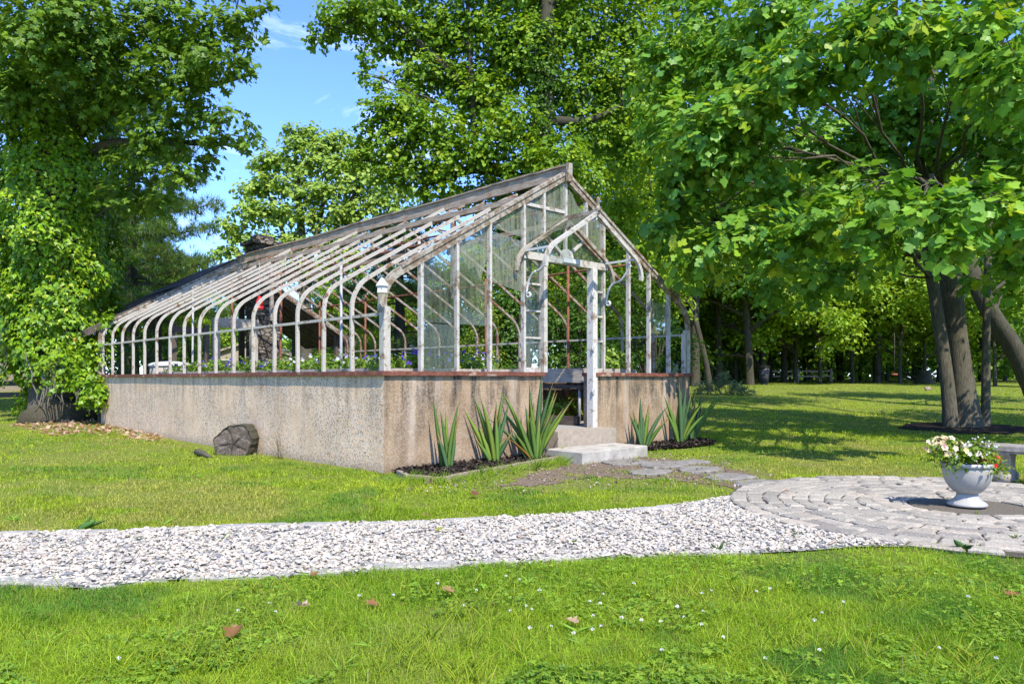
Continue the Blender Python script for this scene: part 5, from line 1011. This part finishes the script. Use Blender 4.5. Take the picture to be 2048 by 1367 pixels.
b = P(1856, 775, 34); b[2] = gz(b[0], b[1]); mb = MB(); tube(mb, [b+(-.22, 0, .03), b+(-.08, 0, .07), b+(.1, .02, .06), b+(.22, 0, .02)], [.05, .13, .12, .04], 9, .15); tag(mb.build('lawn_rock', M_edge), 'small pale rock on the sunlit lawn', 'rock')
# fallen conifer branch on the lawn
fb = thing('fallen_branch', 'fallen conifer branch with drooping green sprays on the lawn', 'branch', tuple(G(1450, 786)))
mb = MB(); d_ = 30.5; tube(mb, [P(1443, 788, d_), P(1437, 778, d_), P(1443, 770, d_), P(1462, 767, d_)], [.05, .045, .04, .02], 6, .1); tube(mb, [P(1462, 767, d_), P(1490, 780, d_)], [.03, .01], 5); tube(mb, [P(1437, 778, d_), P(1442, 750, d_)], [.03, .01], 5); tube(mb, [P(1437, 778, d_), P(1400, 778, d_)], [.03, .01], 5); keep(mb.build('limb', M_barkp), fb)
mb = MB()
for (px, py, r, n) in ((1445, 752, 12, 300), (1436, 768, 14, 300), (1470, 774, 16, 600), (1483, 778, 14, 400), (1400, 778, 18, 500), (1415, 772, 14, 300), (1505, 783, 8, 150), (1460, 784, 10, 150)): pad(mb, P(px, py, d_), r*d_/F, n, .13, (np.array([(0, 0, 0), (.5, .12, 0), (1, 0, -.2), (.5, -.12, 0)]), [(0, 3, 2, 1)]), [((.10, .17, .09), 3), ((.14, .21, .11), 2), ((.07, .12, .06), 2)], upn=.4, slen=.4, droop=.5)
keep(mb.build('foliage', M_leaf, col=True), fb)
# houses
def house(name, label, c, ang, w, d, hw, hr, wallm, wins, ridge_along='y'):
    root = thing(name, label, 'house', tuple(c)); Rz = Matrix.Rotation(ang, 3, 'Z'); tr = lambda q: np.array(c)+np.array(Rz @ Vector(q))
    mb = MB(); prof = [(-w/2, -.4), (w/2, -.4), (w/2, hw), (0, hw+hr), (-w/2, hw)]; ux = np.array(Rz @ Vector((1, 0, 0))); uy = np.array(Rz @ Vector((0, 1, 0))); extr(mb, prof, tr((0, d/2, 0)), ux, (0, 0, 1), uy, d); keep(mb.build('wall', wallm), root)
    for s in (-1, 1):
        mb = MB(); a, b_ = (0, hw+hr+.04), (s*(w/2+.3), hw-.3*hr/(w/2)+.04); extr(mb, [(a[0], a[1]), (b_[0], b_[1]), (b_[0], b_[1]+.12), (a[0], a[1]+.12)], tr((0, d/2, 0)), ux, (0, 0, 1), uy, d+.5); keep(mb.build('roof', M_roofg), root)
        mb = MB(); extr(mb, [(a[0], a[1]-.05), (b_[0], b_[1]-.05), (b_[0], b_[1]+.1), (a[0], a[1]+.1)], tr((0, -.29, 0)), ux, (0, 0, 1), uy, .06); keep(mb.build('barge_board', M_siding if wallm == M_siding else M_white), root)
    for (x, z, ww, hh, face) in wins:
        o = tr((x, -.01, z)) if face == 'f' else tr((-w/2-.01, x, z)); u = ux if face == 'f' else uy; n_ = uy if face == 'f' else ux
        mb = MB(); extr(mb, [(-ww/2-.07, -.07), (ww/2+.07, -.07), (ww/2+.07, hh+.07), (-ww/2-.07, hh+.07)], o, u, (0, 0, 1), n_, .08); wf = mb.build('window', M_white); keep(wf, root)
        mb = MB()
        for (z0, z1) in ((.02, hh/2-.02), (hh/2+.02, hh)): extr(mb, [(-ww/2, z0), (ww/2, z0), (ww/2, z1), (-ww/2, z1)], o-n_*.035, u, (0, 0, 1), n_, .02)
        q = mb.build('pane', M_window); q.parent = wf
    return root
h0 = P(500, HY, 62); h0[2] = 1.0; house('house', 'beige sided house with white windows seen through the greenhouse behind the stone chimney', h0, rad(-43.6+6), 7.4, 8, 2.0, 1.25, M_siding, [(-2.05, .75, .75, 1.0, 'f'), (2.75, .8, .5, .9, 'f'), (3.2, .8, .4, .9, 'f')])
h0 = P(-10, HY, 33); h0[2] = .2; house('house', 'beige sided house at the left edge behind the dark rails', h0, rad(20), 3.6, 7, 1.6, .9, M_siding, [(-.3, .4, .6, .8, 'f')])
h0 = P(835, HY, 44); h0[2] = .2; hh_ = house('house', 'small white house with a white chimney behind the pansies', h0, rad(-40), 3.2, 4, 1.0, .8, M_sidingw, [(.0, .3, .5, .6, 'f')])
c_ = P(813, 705, 43.0); mb = MB(); box(mb, c_[0]-.36, c_[0]+.36, c_[1]-.36, c_[1]+.36, .5, c_[2]+.35); box(mb, c_[0]-.28, c_[0]+.28, c_[1]-.28, c_[1]+.28, c_[2]+.352, c_[2]+.6); keep(mb.build('chimney', M_white), hh_)
h0 = P(1425, HY, 72); h0[2] = 1.1; house('house', 'white house partly hidden in the wood right of the greenhouse', h0, rad(-30), 5, 7, 2.4, .9, M_sidingw, [(-.8, .9, .7, 1.0, 'f'), (1, .9, .7, 1, 'f')])
rl = thing('rail_fence', 'dark horizontal rails in front of the house at the left edge', 'fence', tuple(P(0, 790, 24)))
for py in (766, 789): mb = MB(); sweep(mb, [P(-120, py+2, 24), P(40, py, 24), P(90, py-1, 24)], .08, .16, jit=.03); keep(mb.build('rail', M_olddark), rl)
for px in (-90, 85): q = P(px, HY, 24); mb = MB(); sweep(mb, [(q[0], q[1], .0), (q[0], q[1], 1.25)], .12, .12, up=(0, 1, 0)); keep(mb.build('post', M_olddark), rl)

# ================================================================== LAWN
def lawn_ok(x, y):
    ok = ~inpoly(x, y, path_poly); ok &= np.hypot(x-UC[0], y-UC[1]) > np.where(inpoly(x, y, [(-9, -12), (-9, -2.0)]+lo_edge[1:]+[(2.2, -12)]), 0, RC+.03)
    ok &= ~((x > -.03) & (x < W+.03) & (y > -.03) & (y < L+3.5)); ok &= ~inpoly(x, y, bed_front) & ~inpoly(x, y, bed_right); ok &= ~((x > 2.6) & (x < 4.29) & (y > -1.14) & (y < 0))
    return ok
def dirtness(x, y):
    d = np.clip((vnoise(x, y, .35, 24)*.5+vnoise(x, y, .9, 25)*.5-.36)*4.5, .05, .96)*inpoly(x, y, dirt_wide); v = vnoise(x, y, 1.6, 21)*.6+vnoise(x, y, .5, 22)*.4; dd = (x-cx)*fx+(y-cy)*fy
    v = v*.8+vnoise(x, y, .17, 23)*.2; d = np.maximum(d, np.clip((v-.555)*5, 0, .8)*np.where(dd > 6.2, 1, .45)); d = np.maximum(d, np.where((x < .0) & (x > -.28) & (y > .8) & (y < 12.5), .75, 0)); d = np.maximum(d, np.where((np.hypot(x-ivb[0]-.3, y-ivb[1]+.9) < 1.9), .9, 0)); d = np.maximum(d, np.where(inpoly(x, y, ring), .97, 0)); return d
def grass():
    n = 980000; px = rng.uniform(-420, 2800, n); u = rng.random(n); py = np.where(u < .50, rng.uniform(1040, 1560, n), np.where(u < .80, rng.uniform(860, 1060, n), rng.uniform(762, 880, n)))
    d = EYE*F/(py-HY)
    for _ in range(6): x = cx+d*fx+(px-CX)/F*d*rx; y = cy+d*fy+(px-CX)/F*d*ry; d = .5*d+.5*np.clip((EYE-gzv(x, y))*F/(py-HY), 1.5, 70)
    x = cx+d*fx+(px-CX)/F*d*rx; y = cy+d*fy+(px-CX)/F*d*ry; jx, jy = rng.normal(size=n)*.02, rng.normal(size=n)*.02; x += jx; y += jy
    ok = lawn_ok(x, y) & (rng.random(n) > dirtness(x, y)); x, y, d = x[ok], y[ok], d[ok]; n = len(x)
    fore = d < 5.6
    h = rng.uniform(.018, .045, n)*(1+.55*(vnoise(x, y, .35, 31)-.5)*2)*np.where(fore, 1.12, 1); h *= (.65+.8*vnoise(x, y, .28, 33))*np.where(rng.random(n) < .015, 2.1, 1); w = np.maximum(.0030, d*.00078)*rng.uniform(.7, 1.3, n)
    a = rng.uniform(0, 6.283, n); ln = rng.uniform(.35, 1.7, n); dv = np.stack([np.cos(a), np.sin(a), np.zeros(n)], 1); sd = np.stack([-np.sin(a), np.cos(a), np.zeros(n)], 1); b = np.stack([x, y, gzv(x, y)+(vnoise(x, y, 2.1, 3)-.5)*.05*np.clip((np.hypot(x-cx, y-cy)-11)/10, 0, 1)-.014], 1)
    up = np.array((0, 0, 1.)); H = h[:, None]; m = b+dv*(ln[:, None]*H*.30)+up*H*.62; t = b+dv*(ln[:, None]*H*.95)+up*H*(1-.25*ln[:, None]); ww = (w/2)[:, None]
    V = np.stack([b-sd*ww, b+sd*ww, m+sd*ww*.8, m-sd*ww*.8, t], 1)
    v = vnoise(x, y, 1.3, 41)*.5+vnoise(x, y, .35, 42)*.3+rng.random(n)*.25; c1, c2, c3 = np.array((.26, .40, .016)), np.array((.46, .56, .03)), np.array((.52, .42, .16)); f = np.clip((v-.3)*2.2, 0, 1)[:, None]; col = c1*(1-f)+c2*f; g3 = np.clip((vnoise(x, y, .8, 44)*.6+vnoise(x, y, .22, 45)*.4-.56)*6, 0, .85)[:, None]; col = col*(1-g3)+np.array((.15, .31, .03))*g3; t3 = np.clip((vnoise(x, y, 1.9, 46)*.65+vnoise(x, y, .4, 47)*.35-.56)*5, 0, .7)[:, None]*(d > 5.8)[:, None]; col = col*(1-t3)+np.array((.50, .45, .11))*t3; q = (np.clip((dirtness(x, y)-.1)*1.4, 0, .8)*rng.random(n))[:, None]; col = col*(1-q)+c3*q
    col = np.where(fore[:, None], col*np.array((.80, .93, 1.0)), col); dry = rng.random(n) < .05; col[dry] = np.array((.34, .28, .11)); col *= rng.uniform(.62, 1.22, (n, 1))
    mb = MB(); mb.add_tmpl(V, [(0, 1, 2, 3), (3, 2, 4)], 5, col); tag(mb.build('grass', M_grass, col=True), 'short bright green lawn grass', 'grass', kind='stuff')
    # taller straggling tufts
    mb = MB(); k = 0
    for _ in range(520):
        pxx, pyy = R.uniform(-100, 2150), R.choice((R.uniform(1170, 1500), R.uniform(1170, 1500), R.uniform(900, 1060)))
        p = G(pxx, pyy)
        if not lawn_ok(np.array([p[0]]), np.array([p[1]]))[0]: continue
        for _ in range(R.randint(4, 11)):
            a = R.uniform(0, 6.28); b0 = p+np.array((R.gauss(0, .03), R.gauss(0, .03), -.01)); hh = R.uniform(.05, .13)*(1 if pyy > 1100 else .7); blade(mb, b0, a, R.uniform(.1, .7), hh, R.uniform(.005, .009), tuple(np.array(R.choice(((.36, .48, .03), (.44, .50, .05), (.28, .42, .03))))*R.uniform(.8, 1.15)), .8, .3, 6)
    for _ in range(130):
        k = R.randint(2, 7); a, b = np.array(bed_front[k]), np.array(bed_front[k+1]); q = a+(b-a)*R.random(); n2 = norm(np.array((-(b-a)[1], (b-a)[0]))); q = q-n2*abs(R.gauss(.06, .16)); p = np.array((q[0], q[1], 0))
        if not lawn_ok(np.array([p[0]]), np.array([p[1]]))[0]: continue
        hs = R.uniform(.05, .17)
        for _ in range(R.randint(5, 12)): blade(mb, p+np.array((R.gauss(0, .025), R.gauss(0, .025), -.01)), R.uniform(0, 6.28), R.uniform(.1, 1.0), hs*R.uniform(.6, 1.1), R.uniform(.006, .012), tuple(np.array(R.choice(((.34, .48, .03), (.26, .40, .03)))))*1, .8, .3, 6)
    for _ in range(35):
        p = G(R.uniform(-50, 2100), R.choice((R.uniform(1150, 1420), R.uniform(1150, 1420), R.uniform(930, 1050))))
        if not lawn_ok(np.array([p[0]]), np.array([p[1]]))[0]: continue
        for _ in range(R.randint(4, 7)): blade(mb, p+np.array((0, 0, .005)), R.uniform(0, 6.28), R.uniform(.9, 1.7), R.uniform(.035, .06), R.uniform(.018, .032), tuple(np.array((.30, .48, .06))*R.uniform(.8, 1.2)), .5, .3, 7)
    tag(mb.build('grass_tufts', M_grass, col=True), 'taller straggling yellow-green grass tufts in the lawn', 'grass', kind='stuff')
    # clover
    mb = MB(); n = 26000; px = rng.uniform(-100, 2200, n); py = rng.uniform(1120, 1520, n); d = EYE*F/(py-HY); x = cx+d*fx+(px-CX)/F*d*rx; y = cy+d*fy+(px-CX)/F*d*ry; ok = lawn_ok(x, y) & (vnoise(x, y, .55, 51)*.65+vnoise(x, y, .18, 52)*.35+(px-1000)*.00010 > .515); x, y = x[ok], y[ok]; n = len(x)
    cl = (np.array([(0, 0, 0), (.35, .42, .12), (.85, .45, .1), (1.0, 0, -.02), (.85, -.45, .1), (.35, -.42, .12)]), [(0, 3, 2, 1), (0, 5, 4, 3)]); z = rng.uniform(.012, .042, n); s = rng.uniform(.008, .017, n); a0 = rng.uniform(0, 6.28, n); nn = np.array((0, 0, 1.))+rng.normal(size=(n, 3))*.25; cc = pick(n, [((.22, .37, .03), 4), ((.29, .43, .04), 3), ((.17, .30, .04), 2)])
    for k in range(3): a = a0+k*2.094; put(mb, np.stack([x, y, z], 1), np.stack([np.cos(a), np.sin(a), np.zeros(n)], 1), nn, s, cl, cc)
    tag(mb.build('clover', M_grass, col=True), 'patches of three-leaved clover in the foreground lawn', 'clover', kind='stuff')
grass()
# clover blossoms
def blossom_src():
    mb = MB(); n = 40; u = norm(rng.normal(size=(n, 3))); u[:, 2] = np.abs(u[:, 2])*.9-.25; put(mb, u*.004+np.array((0, 0, .0)), u, rng.normal(size=(n, 3)), np.full(n, .0085), (np.array([(0, 0, 0), (.5, .22, 0), (1, 0, 0), (.5, -.22, 0)]), [(0, 1, 2, 3)]), pick(n, [((.80, .76, .72), 5), ((.62, .50, .46), 1)])); tube(mb, [(0, 0, 0), (.003, 0, -.045)], .0009, 4, col=(.12, .2, .03)); return mb
bl0 = blossom_src().build('clover_blossom', M_petal, col=True); first = True
for k in range(48):
    p = None
    while p is None:
        px_, py_ = (R.gauss(1180, 170), R.gauss(1235, 45)) if k < 32 else (R.uniform(230, 2040), R.uniform(1170, 1360)); q = G(px_, py_)
        if lawn_ok(np.array([q[0]]), np.array([q[1]]))[0]: p = q
    o = bl0 if first else bl0.copy()
    if not first: C.objects.link(o)
    first = False; o.location = (p[0], p[1], R.uniform(.055, .085)); o.rotation_euler = (R.uniform(-.3, .3), R.uniform(-.3, .3), R.uniform(0, 6)); o.scale = (R.uniform(.65, 1.05),)*3; tag(o, 'small white clover blossom dotted in the foreground lawn', 'blossom', 'white clover blossoms in the lawn')
# dead leaves and weeds
def dead(label, px, py, s, col, cat='dead leaf', curl=.5):
    p = G(px, py); mb = MB(); n = 9; V = []; fs = []; s *= .72
    for i in range(n):
        t = i/(n-1)
        for j in range(5):
            w_ = (j/4-.5)*math.sin(math.pi*(.08+.88*t))*(1+.35*math.sin(t*17)); V.append(((t-.5)*s, w_*s*.9, .02+s*curl*(w_*w_*1.2+(t-.5)**2*.5)+R.uniform(0, .006)))
    for i in range(n-1):
        for j in range(4): a = i*5+j; fs.append((a, a+1, a+6, a+5))
    mb.add(V, fs, True, col); o = mb.build('fallen_leaf', M_leaf, col=True); o.location = (p[0], p[1], p[2]+.025); o.rotation_euler = (R.uniform(-.35, .35), R.uniform(-.35, .35), R.uniform(0, 6.28)); tag(o, label, cat)
BR, TAN = (.30, .15, .065), (.50, .34, .22)
dead('large curled brown leaf at the lower left of the lawn', 470, 1285, .13, (.26, .13, .05), curl=1.0); dead('pale pinkish dry leaf right of the large curled leaf', 605, 1230, .12, (.60, .42, .34), curl=.8); dead('reddish brown leaf below the gravel edge near the middle', 742, 1224, .10, BR); dead('brown leaf near the gravel edge right of the reddish one', 893, 1196, .10, (.38, .22, .12)); dead('brown leaf under the near edging stones', 630, 1163, .08, BR)
dead('dark brown leaf on the lawn above the path', 948, 995, .14, (.20, .085, .05)); dead('brown leaf at the far path edge', 850, 1040, .10, TAN); dead('reddish leaf at the lower right of the lawn', 2025, 1205, .12, (.36, .13, .07)); dead('tan leaf in the clover near the bottom centre', 1145, 1260, .09, TAN); dead('brown leaf on the paving stones', 1573, 990, .07, (.28, .15, .07)); dead('orange leaf at the lawn edge of the paving', 1760, 952, .07, (.48, .18, .05)); dead('small yellow leaf on the gravel', 880, 1070, .09, (.30, .32, .05)); dead('green fallen leaf on the gravel path', 1150, 1096, .09, (.16, .25, .03))
def rosette(label, px, py, n, h, w, col, lean=(.6, 1.5), nm='weed'):
    p = G(px, py); mb = MB()
    for _ in range(n): blade(mb, p+np.array((R.gauss(0, .01), R.gauss(0, .01), 0)), R.uniform(0, 6.28), R.uniform(*lean), h*R.uniform(.6, 1.1), w*R.uniform(.7, 1.1), tuple(np.array(col)*R.uniform(.8, 1.2)))
    tag(mb.build(nm, M_leaf, col=True), label, 'weed')
rosette('broad-leaved dock weed at the far edge of the path, left', 165, 1058, 3, .12, .11, (.10, .22, .04), (.9, 2.0), 'dock_plant')
rosette('small green weed growing in the gravel at the left', 438, 1082, 7, .07, .02, (.10, .20, .02)); rosette('tiny weed at the far gravel edge left', 272, 1080, 5, .05, .012, (.10, .20, .03)); rosette('sprig of weed in the gravel near the middle', 1098, 1088, 5, .05, .015, (.12, .22, .03)); rosette('weed leaf on the near path edge', 1440, 1105, 4, .09, .03, (.07, .16, .03), (.3, .9)); rosette('thin weed in the middle of the gravel right', 1590, 1075, 5, .07, .008, (.16, .24, .04), (.1, .5))
rosette('small weed between paving stones below the urn', 1955, 1030, 4, .05, .01, (.2, .28, .03), (.1, .6)); rosette('weed between paving stones left of the urn', 1808, 1030, 4, .05, .012, (.13, .22, .03), (.1, .7)); rosette('low weed in the paving at the right edge', 2030, 1078, 8, .05, .02, (.16, .24, .02)); rosette('broad dark weed leaves at the lower edge of the paving', 1925, 1098, 3, .10, .09, (.07, .16, .04), (.8, 2.0), 'dock_plant'); rosette('leafy weed in front of the slab step', 1174, 918, 12, .13, .03, (.14, .24, .02), (.2, 1.0)); rosette('low weed on the flagstones', 1270, 925, 9, .05, .03, (.10, .2, .02))
for i, (px, py) in enumerate(((830, 960), (965, 955), (1075, 940))): rosette(('grassy weed at the front of the bed edging near the corner', 'grassy weed along the bed edging below the middle iris', 'grassy weed along the bed edging below the largest iris')[i], px, py, 22, .16, .014, (.13, .23, .02), (.1, .8))
# leaf litter round the ivy-clad maple
lit = [tuple(G(px, py)[:2]) for px, py in ((20, 850), (80, 838), (150, 830), (215, 845), (330, 870), (320, 885), (220, 868), (100, 872))]
tag(chips('leaf_litter', [lit], 1500, .01, .10, [((.52, .36, .25), 5), ((.36, .20, .11), 4), ((.62, .46, .34), 2)], M_leaf), 'pale brown dead leaves heaped round the ivy-clad maple', 'leaf litter', kind='stuff')
